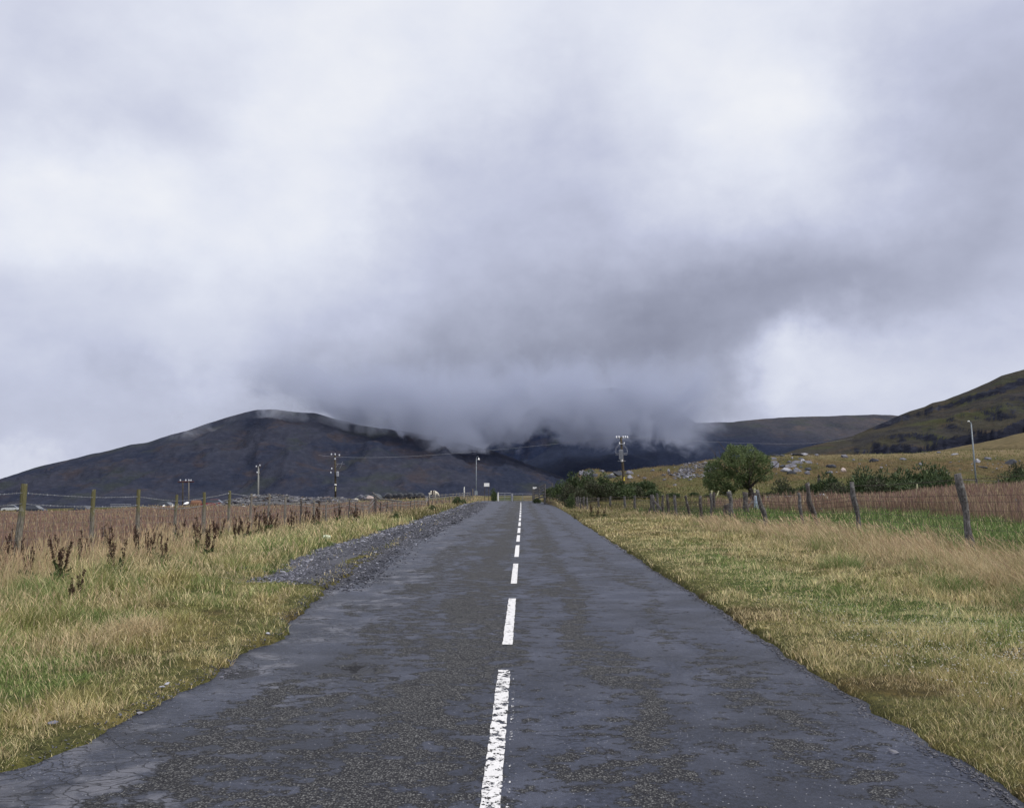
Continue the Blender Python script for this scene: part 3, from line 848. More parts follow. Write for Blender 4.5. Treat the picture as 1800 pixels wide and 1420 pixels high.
# green tussocks bulging out of the right-hand strip, and a straw one by the left verge
for (tx, ty, rad, ht, kind_) in [(6.35, 12.9, .45, .46, 0), (6.75, 11.1, .55, .5, 0), (6.2, 9.7, .35, .34, 0), (7.3, 10.2, .55, .5, 0), (7.2, 13.3, .5, .5, 1), (8.2, 12.2, .6, .55, 0), (7.6, 14.8, .5, .5, 1), (6.0, 16.2, .4, .4, 0),
                                 (-4.15, 8.6, .45, .30, 1), (-3.9, 9.2, .35, .26, 1), (-7.0, 10.6, .5, .5, 0), (-6.6, 12.3, .5, .45, 0), (-5.6, 12.8, .35, .38, 0), (-5.6, 8.8, .5, .3, 0), (-6.2, 9.6, .5, .4, 1)]:
    k = 800
    a = rng.random(k) * 2 * math.pi; rr = rad * np.sqrt(rng.random(k))
    bx, by = tx + np.cos(a) * rr, ty + np.sin(a) * rr
    hh = ht * (.55 + .6 * rng.random(k)) * (1.1 - .5 * rr / rad)
    base = (BRIGHT * 1.5, STRAW * 1.05)[kind_]
    cc = jit(mixc(base, STRAW * .9, (rng.random(k) < .28) * .8), k, .3)
    v, q, c3 = blades('k', bx, by, hh, np.full(k, .0055), cc, .35 + .8 * rng.random(k), (-.18 if tx > 0 else .05, -.05))
    parts.append((v, q, c3))
merge('tall_grass', parts, m_blade, 'tall straw coloured seeding grass along both fence lines', 'grass')

# -- rushes and red-brown seeding grass in the fields
X, Y = Xc[is_r], Yc[is_r]
n = len(X)
g1 = fbm(X * .5, Y * .3, 3, .55, 61)
dcam = np.hypot(X, Y)
sel = rng.random(n) < np.where(Y < 40, .55, .75)
X, Y, g1 = X[sel], Y[sel], g1[sel]; n = len(X)
hm = (.7 + .5 * g1) * np.where(X < 0, np.interp(Y, [10, 30, 60, 100], [.95, .80, .72, .62]), 1.6)
typ = rng.random(n)
pal = mixc(RUSH * 1.25, STRAW * .9, (typ < .3) * .8)
pal = mixc(pal, OLIVE * 1.3, sst(g1, .50, .66) * .65)
pal = mixc(pal, np.array((.085, .05, .045)), (rng.random(n) < .26) * 1.0)
tipc = jit(mixc(np.array((.215, .135, .11)), STRAW * .75, (rng.random(n) < .35) * .8), n, .3)
parts = [blades('r', X, Y, (.30 + .40 * rng.random(n)) * hm, wk(Y, .0052, 13), jit(pal, n, .5), .06 + .22 * rng.random(n), (-.05, 0), ((0, .9), (.6, .6), (.84, 1.5), (1, .2)), tipc)]
merge('rushes', parts, m_blade, 'red brown rushes and seeding moor grass filling the fields behind the fences', 'rushes')

# -- tufts on the hummock and along its crest
def hum_sample(n):
    nr, nc = humV.shape[:2]
    i = (rng.random(n) * (nr * .62)).astype(int); j = (rng.random(n) * (nc - 2)).astype(int)
    a, b = rng.random(n)[:, None], rng.random(n)[:, None]
    p = humV[i, j] * (1 - a) * (1 - b) + humV[i + 1, j] * a * (1 - b) + humV[i, j + 1] * (1 - a) * b + humV[i + 1, j + 1] * a * b
    return p
p = hum_sample(42000)
k = len(p)
cc = jit(mixc(np.array((.13, .10, .05)), np.array((.20, .155, .085)), rng.random(k)), k, .35)
cc = np.where((fbm(p[:, 0] * .12, p[:, 2] * .5, 3, .5, 71) > .56)[:, None], jit(np.tile(OLIVE * 1.1, (k, 1)), k, .3), cc)
parts = [blades('h', p[:, 0], p[:, 1], .12 + .22 * rng.random(k), np.full(k, .055), cc, .2 + .5 * rng.random(k), (-.2, 0), z=p[:, 2])]
merge('moor_grass', parts, m_blade, 'brown moor grass covering the stony hummock', 'grass')

# -- small white clover and eyebright heads in the right verge
k = 1500
cxs = rng.choice(5, k, p=[.3, .25, .2, .15, .1])
cen = np.array([(4.2, 8.0, .9, .9), (4.9, 7.4, .8, .8), (4.0, 10.5, .7, 1.6), (5.6, 8.3, .7, 1.0), (4.1, 6.4, .6, .7)])[cxs]
fx = cen[:, 0] + rng.normal(0, 1, k) * cen[:, 2]; fy = cen[:, 1] + rng.normal(0, 1, k) * cen[:, 3]
ok = (fx > road_x1(fy) + .5) & (fy > 4); fx, fy = fx[ok], fy[ok]; k = len(fx)
fz = ground_h(fx, fy) + .05 + rng.random(k) * .05
fs_ = .0045 + .004 * rng.random(k)
octv = np.array([(1, 0, 0), (0, 1, 0), (-1, 0, 0), (0, -1, 0), (0, 0, .7), (0, 0, -.7)])
V = (np.stack([fx, fy, fz], -1)[:, None] + octv[None] * fs_[:, None, None]).reshape(-1, 3)
T = np.array([(0, 1, 4, 4), (1, 2, 4, 4), (2, 3, 4, 4), (3, 0, 4, 4)])
tri = np.array([(0, 1, 4), (1, 2, 4), (2, 3, 4), (3, 0, 4), (1, 0, 5), (2, 1, 5), (3, 2, 5), (0, 3, 5)])
Q = ((np.arange(k) * 6)[:, None, None] + tri[None]).reshape(-1, 3)
fo = fast_mesh('clover_heads', V, Q, m_blade, np.tile((.62, .60, .55), (len(V), 1)))
tag(fo, 'tiny white clover heads dotting the right-hand verge', 'flowers', kind='stuff')

# ------------------------------------------------------------------ stones
def stone_mat(name, dark, light, sc=3.0):
    m, g = new_mat(name)
    P = g.n('ShaderNodeTexCoord').outputs['Object']
    W_ = pos(g)
    n1 = g.noise(W_, sc, 6, .65)
    n2 = g.noise(g.vm('MULTIPLY', W_, (1, 1, 3)), sc * 4, 4, .6)
    oi = g.n('ShaderNodeObjectInfo').outputs['Random']
    c = g.mix(g.ss(n1, .3, .7), dark, light)
    c = g.mix(g.m('MULTIPLY', g.ss(n2, .55, .7), .5), c, (.14, .135, .10))
    finish(g, c, .75, g.bump(n2, .03, .6), spec=.3)
    return m
m_slate = stone_mat("slate", (.065, .065, .085), (.17, .17, .205))
m_slate_d = stone_mat("dark_slate", (.018, .02, .028), (.05, .054, .07))
m_slate_l = stone_mat("pale_slate", (.16, .16, .19), (.33, .33, .37))
m_pink = stone_mat("pinkish_stone", (.26, .20, .18), (.42, .35, .33))
m_grit, g = new_mat("slate_gravel")
vc = g.n('ShaderNodeAttribute', attribute_name='Col').outputs['Color']
finish(g, vc, .55, spec=.5)

# loose slate gravel spilling along the left edge of the road
def shards(name, X, Y, Zb, size, col, mat, flatn=.35):
    n = len(X)
    base = np.array([(-1, -.6, -.5), (1, -.75, -.5), (.8, .7, -.5), (-.75, .8, -.5), (-.7, -.5, .5), (.75, -.45, .5), (.6, .55, .5), (-.6, .5, .5)])
    V = base[None] * (1 + (rng.random((n, 8, 3)) - .5) * .7)
    V = V * size[:, None, None] * np.stack([np.ones(n), .5 + .6 * rng.random(n), flatn * (.5 + rng.random(n))], -1)[:, None, :]
    a = rng.random(n) * 2 * math.pi; tl = (rng.random(n) - .5) * 1.1; t2 = (rng.random(n) - .5) * .8
    x, y, z = V[..., 0], V[..., 1], V[..., 2]
    x, z = x * np.cos(tl)[:, None] - z * np.sin(tl)[:, None], x * np.sin(tl)[:, None] + z * np.cos(tl)[:, None]
    y, z = y * np.cos(t2)[:, None] - z * np.sin(t2)[:, None], y * np.sin(t2)[:, None] + z * np.cos(t2)[:, None]
    x, y = x * np.cos(a)[:, None] - y * np.sin(a)[:, None], x * np.sin(a)[:, None] + y * np.cos(a)[:, None]
    V = np.stack([x + X[:, None], y + Y[:, None], z + Zb[:, None]], -1).reshape(-1, 3)
    q = np.array([(3, 2, 1, 0), (4, 5, 6, 7), (0, 1, 5, 4), (1, 2, 6, 5), (2, 3, 7, 6), (3, 0, 4, 7)])
    Q = ((np.arange(n) * 8)[:, None, None] + q[None]).reshape(-1, 4)
    return V, Q, np.repeat(col, 8, 0)
n = 60000
Y = np.exp(math.log(14.0) + rng.random(n) * math.log(108 / 14.0))
t = rng.random(n)
gl, gr_ = gravel_x(Y), road_x0(Y) + .25 + .6 * rng.random(n) ** 3 + .55 * sst(Y, 30, 60)
X = gl + (gr_ - gl) * t + (rng.random(n) - .5) * .3
okk = ((Y > 14.6) | (X > -3.6)) & (rng.random(n) < .25 + .75 * sst(Y, 14.2, 16.5))
okk &= ~((fbm(X * 1.2, Y * .7, 3, .5, 81) > .60) & (X > -3.9) & (Y < 24))
X, Y, t = X[okk], Y[okk], t[okk]; n = len(X)
zz = np.maximum(ground_h(X, Y), np.where(X > road_x0(Y) - .2, .004, -1.0))
sz = (.010 + .020 * rng.random(n) ** 2 + .03 * (rng.random(n) < .02)) * np.clip(Y / 20, 1, 2.0)
b = rng.random((n, 1))
pale = (rng.random(n) < .07 + .25 * np.exp(-((t - .12) / .14) ** 2))[:, None]
colr_ = np.array((.022, .023, .034)) * (.6 + 1.3 * b) * (1 - pale) + np.array((.22, .22, .26)) * (.6 + .8 * b) * pale
A = shards('g', X, Y, zz + sz * .15, sz, colr_, m_grit)
X2 = -4.3 + rng.normal(0, .55, 900); Y2 = 15.6 + np.abs(rng.normal(0, 3.2, 900)) - 1.6
k2 = X2 < gravel_x(Y2) + .5
X2, Y2 = X2[k2], Y2[k2]; s2_ = .012 + .02 * rng.random(len(X2))
C_ = shards('g', X2, Y2, ground_h(X2, Y2) + .01, s2_, np.array((.07, .07, .09)) * (.5 + 1.8 * rng.random((len(X2), 1))), m_grit)
# grit along both broken edges
n = 12000
Y = np.exp(math.log(3.6) + rng.random(n) * math.log(30 / 3.6))
side = rng.random(n) < .62
X = np.where(side, road_x0(Y) + edge_noise(Y, 1.0) + (rng.normal(0, .09, n)) + .04, road_x1(Y) + edge_noise(Y, 2.0) * .6 - np.abs(rng.normal(0, .04, n)) - .01)
big_l = side & (Y < 6.0)
X = np.where(big_l, X + .12 * rng.random(n), X)
zz = np.maximum(ground_h(X, Y), .006)
sz = (.004 + .008 * rng.random(n) ** 2) * np.maximum(1, Y / 9)
colr_ = np.array((.06, .06, .072)) * (.4 + 1.5 * rng.random((n, 1)))
B = shards('g', X, Y, zz + .002, sz, colr_, m_grit)
vs = np.concatenate([A[0], B[0], C_[0]]); qs = np.concatenate([A[1], B[1] + len(A[0]), C_[1] + len(A[0]) + len(B[0])]); cs = np.concatenate([A[2], B[2], C_[2]])
tag(fast_mesh('gravel', vs, qs, m_grit, cs), 'loose dark slate gravel spilling along the left edge of the road', 'gravel', kind='stuff')
# a dark bed under the gravel
gy = np.concatenate([np.arange(14.3, 40, .3), np.arange(40, 118, 1.0)])
vsb, k = [], 9
for y in gy:
    a, b2 = float(gravel_x(y)) + .12 * math.sin(y * 3.1), float(road_x0(y)) + .3
    if y < 15.2: a = a + (b2 - a) * (15.2 - y) * .6
    xx_ = np.linspace(a, b2, k)
    zz = np.maximum(ground_h(xx_, np.full(k, y)) + .006, -.02)
    zz[-3:] = np.minimum(zz[-3:], .002)
    vsb += [(x, y, z) for x, z in zip(xx_, zz)]
ii = np.arange(len(vsb)).reshape(len(gy), k)
qb = np.stack([ii[:-1, :-1], ii[:-1, 1:], ii[1:, 1:], ii[1:, :-1]], -1).reshape(-1, 4)
m_bed, g = new_mat("gravel_bed")
nb_ = g.noise(pos(g), 22.0, 5, .75)
finish(g, g.ramp(nb_, [(.3, (.022, .022, .03)), (.55, (.07, .07, .085)), (.75, (.17, .17, .19))]), .85, g.bump(nb_, .03, 1.0))
tag(fast_mesh('gravel_path', np.array(vsb), qb, m_bed, smooth=True), kind='structure')
# ------------------------------------------------------------------ placed stones
def rock_mesh(sx, sy, sz, seed, slab=False):
    r = random.Random(seed)
    bm = bmesh.new()
    pts = []
    if slab:
        k = r.randint(5, 6)
        for i in range(k):
            a = 2 * math.pi * i / k + r.uniform(-.25, .25)
            q = r.uniform(.8, 1.05)
            for s in (-1, 1):
                pts.append((math.cos(a) * q * r.uniform(.93, 1.0), math.sin(a) * q * r.uniform(.93, 1), s * r.uniform(.8, 1)))
    else:
        for i in range(22):
            v = Vector((r.gauss(0, 1), r.gauss(0, 1), r.gauss(0, 1))).normalized() * r.uniform(.82, 1.08)
            pts.append((v.x, v.y, max(v.z, -.6)))
    for p in pts:
        bm.verts.new((p[0] * sx / 2, p[1] * sy / 2, p[2] * sz / 2))
    res = bmesh.ops.convex_hull(bm, input=bm.verts)
    bmesh.ops.delete(bm, geom=[e for e in res['geom_interior'] if isinstance(e, bmesh.types.BMVert)], context='VERTS')
    bmesh.ops.recalc_face_normals(bm, faces=bm.faces)
    me = bpy.data.meshes.new('boulder')
    bm.to_mesh(me); bm.free()
    return me
hum_bvh = BVHTree.FromPolygons([tuple(v.co) for v in hum.data.vertices], [tuple(p.vertices) for p in hum.data.polygons])
def on_hummock(px, py):
    d = Vector(px_dir(px, py)).normalized()
    for dy in (0, 1, 2, 3, 5, 8):
        d = Vector(px_dir(px, py + dy)).normalized()
        loc, nrm, _, _ = hum_bvh.ray_cast(Vector((0, 0, CAMH)), d)
        if loc is not None:
            return loc, nrm
    return W(px, py, 125), Vector((0, 0, 1))
def rock(name, px, py, w, h, mat, label, slab=False, group='slate boulders on the hummock', loc=None, tilt=None, cat='boulder'):
    seed = int(px * 13 + py * 7)
    if loc is None:
        loc, nrm = on_hummock(px, py)
    s = loc.y / FPX
    sw, sh = w * s * 1.3, h * s * 1.2
    if slab:
        me = rock_mesh(sw * 1.05, max(sh * 1.1, .3), max(.16, sh * .28), seed, True)
        rot = Euler((math.radians(tilt if tilt is not None else 52), math.radians((seed % 23) - 11), math.radians((seed % 17) - 8)))
    else:
        me = rock_mesh(sw * 1.1, sw * .8, sh * 1.35, seed)
        rot = Euler((0, math.radians(seed % 17 - 8), math.radians(seed % 60 - 30)))
    me.materials.append(mat)
    o = bpy.data.objects.new(name, me); C.objects.link(o)
    o.location = loc + Vector((0, 0, sh * .05)); o.rotation_euler = rot
    return tag(o, label, cat, group)
ROCKS = [
    (1362, 820, 13, 20, 'n', 1, 'tall pale grey slab leaning just right of the tree crown'),
    (1359, 808, 11, 8, 'n', 1, 'small tilted slab above the tall slab beside the tree crown'),
    (1390, 820, 19, 10, 'n', 1, 'broad lilac grey slab lying in the middle of the slab cluster'),
    (1401, 814, 17, 9, 'n', 1, 'lilac grey slab overlapping the upper side of the broad cluster slab'),
    (1412, 811, 9, 8, 'l', 1, 'narrow pale slab standing left of the square slab'),
    (1421, 814, 13, 10, 'n', 1, 'square pale grey slab at the right end of the slab cluster'),
    (1382, 828, 17, 8, 'l', 0, 'whitest boulder at the lower left of the slab cluster'),
    (1401, 829, 12, 12, 'n', 1, 'triangular grey slab at the foot of the slab cluster'),
    (1391, 832, 13, 6, 'd', 0, 'dark stone wedged between the white boulder and the triangular slab'),
    (1419, 833, 9, 7, 'n', 0, 'pale grey block below the dark slab right of the cluster'),
    (1420, 826, 12, 6, 'd', 0, 'dark flat stone resting above a pale grey block'),
    (1387, 813, 6, 5, 'n', 0, 'small round grey stone above the broad cluster slab'),
    (1376, 821, 9, 6, 'd', 0, 'dark stone with a pale top left of the broad cluster slab'),
    (1393, 806, 3.5, 4.5, 'l', 0, 'little upright pale stone above the slab cluster'),
    (1407, 807, 7, 4, 'n', 0, 'small grey stone just above the narrow pale slab'),
    (1408, 822, 6, 4, 'd', 0, 'small dark stone right of the triangular slab top'),
    (1364, 800.5, 11, 4, 'd', 0, 'black flat rock on the crest nearest the tree'),
    (1375, 801.5, 9, 4, 'd', 0, 'small black rock on the crest right of the first black one'),
    (1402, 800.5, 18, 5.5, 'd', 0, 'wide dark rock on the crest under a pale slab'),
    (1413, 797, 13, 4.5, 'l', 1, 'pale flat slab perched on the crest above a wide dark rock'),
    (1391, 797, 6, 3, 'l', 0, 'small pale stone on the crest left of the perched slab'),
    (1435, 801, 6, 5, 'n', 0, 'lone grey stone near the crest right of the perched slab'),
    (1484, 804, 9, 9, 'n', 0, 'grey blue block standing near the crest of the hummock'),
    (1461, 821, 13, 7, 'd', 0, 'dark blue double-humped stone in the open brown grass'),
    (1482, 829, 9, 9, 'p', 0, 'pinkish pointed boulder at the foot of the hummock'),
    (1458, 831, 11, 4, 'n', 0, 'low grey stone left of the pinkish boulder'),
    (1537, 811, 13, 9, 'd', 0, 'largest dark boulder midway along the hummock'),
    (1549, 822, 4, 3, 'l', 0, 'tiny white stone below the largest dark boulder'),
    (1500, 809, 5, 3, 'n', 0, 'tiny grey stone right of the grey blue block'),
    (1587, 808, 9, 4, 'n', 0, 'flat grey stone under the crest above the big gorse'),
    (1618, 817, 8, 5, 'n', 0, 'grey stone just above the top of the big gorse'),
    (1650, 796, 7, 3, 'n', 0, 'small stone on the bright crest left of the tall lamp post'),
    (1678, 799, 12, 3.5, 'l', 0, 'long thin pale stone left of the tall lamp post'),
    (1719, 812, 11, 8, 'l', 0, 'pale rounded boulder touching the right side of the tall lamp post'),
    (1736, 807, 10, 5, 'n', 0, 'grey stone right of the pale rounded boulder'),
    (1728, 822, 14, 4, 'd', 0, 'dark flat stone below the pale rounded boulder'),
    (1777, 814, 19, 9, 'd', 0, 'long dark boulder sloping down to the right near the picture edge'),
    (1028, 833, 19, 9, 'n', 1, 'grey slab ledge on the left nose of the hummock'),
    (1043, 838, 13, 9, 'd', 0, 'dark rock below the grey ledge on the hummock nose'),
    (1040, 829, 12, 5, 'd', 0, 'dark ledge under the top of the hummock nose'),
    (1057, 829, 10, 5, 'n', 0, 'grey rock in the dip right of the hummock nose'),
    (1070, 840, 20, 7, 'd', 0, 'long dark outcrop left of the transformer pole'),
    (1084, 836, 22, 10, 'd', 0, 'big dark overhanging outcrop beside the transformer pole'),
    (1080, 834, 16, 4, 'l', 1, 'pale slab edge lying on the big dark outcrop'),
    (1106, 833, 14, 7, 'n', 0, 'grey boulder just right of the transformer pole'),
    (1108, 840, 9, 7, 'l', 0, 'pale boulder under the grey one right of the transformer pole'),
    (1133, 841, 6, 4.5, 'n', 0, 'single grey stone low between the transformer pole and the scree'),
    (1147, 828, 6, 5, 'n', 0, 'single grey stone high between the transformer pole and the scree'),
    (1162, 826, 4.5, 3.5, 'd', 0, 'small dark stone left of the upright white one'),
    (1175, 829, 5, 6, 'l', 0, 'small upright white stone left of the scree'),
    (1208, 839, 12, 5, 'l', 0, 'white boulder at the foot of the scree'),
    (1186, 853, 6, 3.5, 'l', 0, 'pale stone in the grass below the scree'),
]
MT = {'n': m_slate, 'l': m_slate_l, 'd': m_slate_d, 'p': m_pink}
for (px, py, w_, h_, mt, sl_, lab) in ROCKS:
    rock('boulder', px, py, w_, h_, MT[mt], lab, bool(sl_))
# scree fans of broken slate
def fan(name, polys, n, label, zfun, smin=.12, smax=.5):
    pts, cols, szs = [], [], []
    while len(pts) < n:
        (x0, x1, y0, y1) = random.choice(polys)
        px, py = random.gauss((x0 + x1) / 2, (x1 - x0) / 4.2), random.gauss((y0 + y1) / 2, (y1 - y0) / 4.2)
        loc = zfun(px, py)
        if loc is None: continue
        pts.append(loc)
        b = random.random()
        cols.append(random.choice([(.04, .04, .052), (.07, .07, .09), (.12, .12, .145), (.24, .24, .28)]))
        szs.append(smin + (smax - smin) * random.random() ** 3)
    P_ = np.array(pts); sz = np.array(szs) / 2
    v, q, c = shards('x', P_[:, 0], P_[:, 1], P_[:, 2] + sz * .2, sz, np.array(cols), m_grit, .55)
    return tag(fast_mesh(name, v, q, m_grit, c), label, 'rubble', kind='stuff')
fan('scree', [(1178, 1235, 822, 843), (1192, 1222, 818, 836), (1195, 1256, 811, 822), (1225, 1262, 815, 836), (1018, 1048, 828, 842), (1176, 1232, 830, 842)], 1100, 'grey scree of broken slate on the hummock left of the tree', lambda px, py: on_hummock(px, py)[0], .10, .55)
fan('loose_stones', [(1340, 1440, 800, 838), (1430, 1700, 800, 836), (1040, 1180, 826, 846), (1660, 1800, 795, 830)], 260, 'small loose stones scattered over the brown hummock', lambda px, py: on_hummock(px, py)[0], .08, .34)

# chips of stone along the road
for (px, py, s_, mt, lab) in [(1570, 1324, .055, 'n', 'flat slate chip lying alone on the tarmac'), (293, 1222, .045, 'l', 'white stone at the left road edge beside a green tuft'),
                              (284, 1227, .045, 'l', 'smaller white stone touching the left road edge'), (246, 1257, .05, 'l', 'pale stone at the nearest bend of the left road edge'),
                              (92, 1289, .055, 'n', 'grey stone half sunk in the near left verge'), (390, 1193, .035, 'n', 'grey stone below the broken edge pothole'),
                              (416, 1187, .04, 'n', 'grey stone right beside the broken edge pothole'), (470, 1131, .05, 'l', 'pale stone where the left verge juts into the road'),
                              (565, 1052, .05, 'l', 'pale stone at the road edge below the gravel'), (1213, 1047, .05, 'd', 'dark stone on the right road edge'),
                              (165, 1154, .09, 'n', 'grey stone showing in a gap of the left verge grass'), (497, 1016, .09, 'l', 'pale slate at the near tip of the gravel')]:
    D = yg(py); x, y, z = px_dir(px, py)
    p = Vector((x / y * D, D, 0))
    zz_ = max(gz(p.x, p.y), road_z(p.x, p.y) if road_x0(D) - .2 < p.x < road_x1(D) + .2 else -9)
    me = rock_mesh(s_ * 1.3, s_, s_ * .45, int(px)); me.materials.append(MT[mt])
    o = bpy.data.objects.new('stone', me); C.objects.link(o); o.location = (p.x, p.y, zz_ + s_ * .12 + (.02 if p.x < road_x0(D) else 0)); o.rotation_euler = (0, .1, px)
    tag(o, lab, 'stone', 'stones along the road edge')

# crumpled litter in the left verge
m_bag, g = new_mat("pale_plastic"); finish(g, (.62, .68, .52), .4, spec=.4)
m_bag2, g = new_mat("white_plastic"); finish(g, (.75, .74, .78), .4, spec=.4)
for (px, py, s_, mt, lab) in [(573, 952, .13, m_bag, 'pale green crumpled bag on the grass above the gravel'), (507, 944, .09, m_bag2, 'white scrap of litter left of the pale green bag')]:
    D = yg(py + 2); x, y, z = px_dir(px, py)
    bm = bmesh.new(); bmesh.ops.create_icosphere(bm, subdivisions=3, radius=1)
    for v in bm.verts:
        n_ = .75 + .5 * random.random(); v.co = Vector((v.co.x * s_ * n_, v.co.y * s_ * .7 * n_, max(v.co.z, -.5) * s_ * .65 * n_))
    me = bpy.data.meshes.new('litter'); bm.to_mesh(me); bm.free(); me.materials.append(mt)
    o = bpy.data.objects.new('crumpled_bag', me); C.objects.link(o); o.location = (x / y * D, D, gz(x / y * D, D) + s_ * .3 + .04)
    tag(o, lab, 'litter')

# ------------------------------------------------------------------ materials for made things
def wood(name, a, b, lichen=None, sc=1.0):
    m, g = new_mat(name)
    P = g.n('ShaderNodeTexCoord').outputs['Object']
    n1 = g.noise(g.vm('MULTIPLY', P, (9, 9, 1.2)), 6.0 * sc, 6, .65)
    n2 = g.noise(P, 7.0, 4, .6)
    c = g.mix(g.ss(n1, .32, .68), a, b)
    if lichen:
        zc = g.xyz(P)[2]
        f = g.m('MULTIPLY', g.ss(g.m('ADD', zc, g.m('MULTIPLY', n2, .8)), lichen[1], lichen[1] + .35), .75)
        c = g.mix(f, c, lichen[0])
    c = g.mix(g.m('MULTIPLY', g.ss(n2, .56, .66), .4), c, (.30, .30, .29))
    finish(g, c, .9, g.bump(n1, .012, .8), spec=.15)
    return m
m_wl = wood("lichened_post", (.075, .067, .054), (.21, .195, .165), ((.105, .10, .038), 1.3))
m_wg = wood("grey_post", (.080, .070, .060), (.23, .21, .18))
m_wd = wood("dark_post", (.035, .028, .025), (.10, .085, .078))
m_wr = wood("weathered_stake", (.035, .032, .032), (.17, .163, .16))
m_wb = wood("dark_gnarled_stake", (.030, .026, .025), (.12, .105, .10))
m_pole = wood("creosoted_pole", (.035, .028, .020), (.085, .068, .045))
m_pale = wood("pale_pole", (.17, .17, .16), (.30, .30, .28))
def plain(name, col, rough=.5, metal=0.0, spec=.4, var=.25, sc=6.0):
    m, g = new_mat(name)
    n1 = g.noise(g.n('ShaderNodeTexCoord').outputs['Object'], sc, 5, .6)
    c = g.mix(g.ss(n1, .3, .7), tuple(x * (1 - var) for x in col), tuple(min(1, x * (1 + var)) for x in col))
    finish(g, c, g.m('ADD', rough - .08, g.m('MULTIPLY', n1, .16)), None, metal, spec)
    return m
m_wire = plain("galvanised_wire", (.33, .34, .37), .4, .6)
m_wire2 = plain("dull_wire", (.14, .135, .14), .6, .3)
m_rust = plain("rusty_wire", (.045, .030, .026), .8)
m_galv = plain("galvanised_steel", (.27, .28, .31), .5, .3)
m_lamp = plain("lamp_grey_paint", (.21, .24, .27), .5)
m_white = plain("white_enamel", (.80, .80, .79), .4, var=.06)
m_yel = plain("yellow_plate", (.62, .48, .06), .5)
m_porc = plain("porcelain", (.48, .50, .55), .2)
m_dark = plain("dark_fitting", (.05, .04, .045), .5)
m_redd = plain("maroon_crossarm", (.055, .018, .022), .7)
m_blue = plain("pale_blue_plastic", (.36, .46, .56), .5)
m_wrap = plain("black_bale_wrap", (.016, .018, .025), .5, spec=.35, var=.4, sc=3.0)
m_wrapg = plain("grey_bale_wrap", (.055, .062, .07), .5, spec=.35, var=.3)
m_stake = plain("pale_stake", (.48, .47, .28), .7)
m_whw = plain("whitewashed_wood", (.60, .60, .57), .8)

# ------------------------------------------------------------------ posts and fences
def post_mb(base, top, r0, seed, gnarl=.0, n=8, square=False):
    rr = random.Random(seed)
    mb = MB()
    base, top = Vector(base), Vector(top)
    k = 8 if gnarl else 4
    pts, rad = [], []
    ph, ph2 = rr.random() * 6, rr.random() * 6
    for i in range(k + 1):
        t = i / k
        p = base.lerp(top, t)
        wv = gnarl * math.sin(t * 3.6 + ph) * math.sin(math.pi * t) * .07 + gnarl * .016 * math.sin(t * 13 + ph2)
        pts.append(p + Vector((wv, wv * .6, 0)))
        rad.append(r0 * (1.06 - .12 * t) * (1 + gnarl * .16 * math.sin(t * 9 + ph2) + rr.uniform(-.05, .05)))
    mb.tube(pts, rad, n, twist=.12 * gnarl)
    # a slanting, split top
    m = len(mb.v)
    if not square:
        sl_ = rr.uniform(-.5, .5)
        for i in range(m - n, m):
            x, y, z = mb.v[i]
            mb.v[i] = (x, y, z + (x - top.x) * sl_ + rr.uniform(-.012, .012))
    return mb

def rel(mb, base):
    b = Vector(base)
    mb.v = [tuple(Vector(q) - b) for q in mb.v]
    return mb

# left-hand fence
def left_y(px):
    a = -(px - 900.0) / FPX * .9953
    m_ = .0535
    return (10.35 + m_ * 18.6) / (m_ + a)
LP = [(-120, 856, .060), (43, 850, .066), (165, 860, .052), (244, 860, .050), (311, 869, .044), (359, 865, .052), (404, 863, .050), (442, 868, .046), (474, 868, .052), (502, 873, .05),
      (529, 876, .046), (552, 880, .052), (573, 884, .048), (596, 880, .044), (614, 878, .05), (625, 883, .04), (638, 885, .045), (649, 885, .045), (659, 873, .10), (669, 884, .045),
      (681, 882, .045), (690, 880, .05), (699, 880, .05), (705, 881, .045), (714, 881, .045), (722, 880, .05), (729, 878, .06), (735, 878, .06), (741, 879, .05), (748, 880, .045)]
yy = left_y(753)
while yy < 114:
    X_l = -10.35 + .0535 * (yy - 18.6)
    tz_l = 1.02 + .25 * (yy - 65) / 50
    LP.append((900 + X_l / yy * FPX / .9953 * 1.0, 860 + (CAMH - tz_l) / yy * FPX, random.uniform(.045, .06)))
    yy += random.uniform(2.6, 3.3)
fl = empty('wire_fence', (-10.35, 18.6, 0))
tag(fl, 'post and wire stock fence running along the left verge towards the gate', 'fence')
o0 = Vector(fl.location)
ltops = []
for i, (px, py, r0) in enumerate(LP):
    D = 15.6 if px < 0 else left_y(px)
    t = W(px, py, D)
    b = Vector((t.x - (.085 if i == 1 else random.uniform(-.05, .045)), D + random.uniform(-.03, .03), gz(t.x, D) - .15))
    ltops.append(t.copy())
    mb = post_mb(b, t, r0, i + 5, gnarl=.15, n=8 if D < 40 else 6, square=D < 30)
    mat = m_wl if D < 32 else (m_wd if (i in (14, 18, 19, 20) or i % 5 == 0) else m_wg)
    rel(mb, b)
    p = mb.build('post', mat, fl, b - o0)
    if i == 18:
        p['label'] = 'thick dark strainer post'
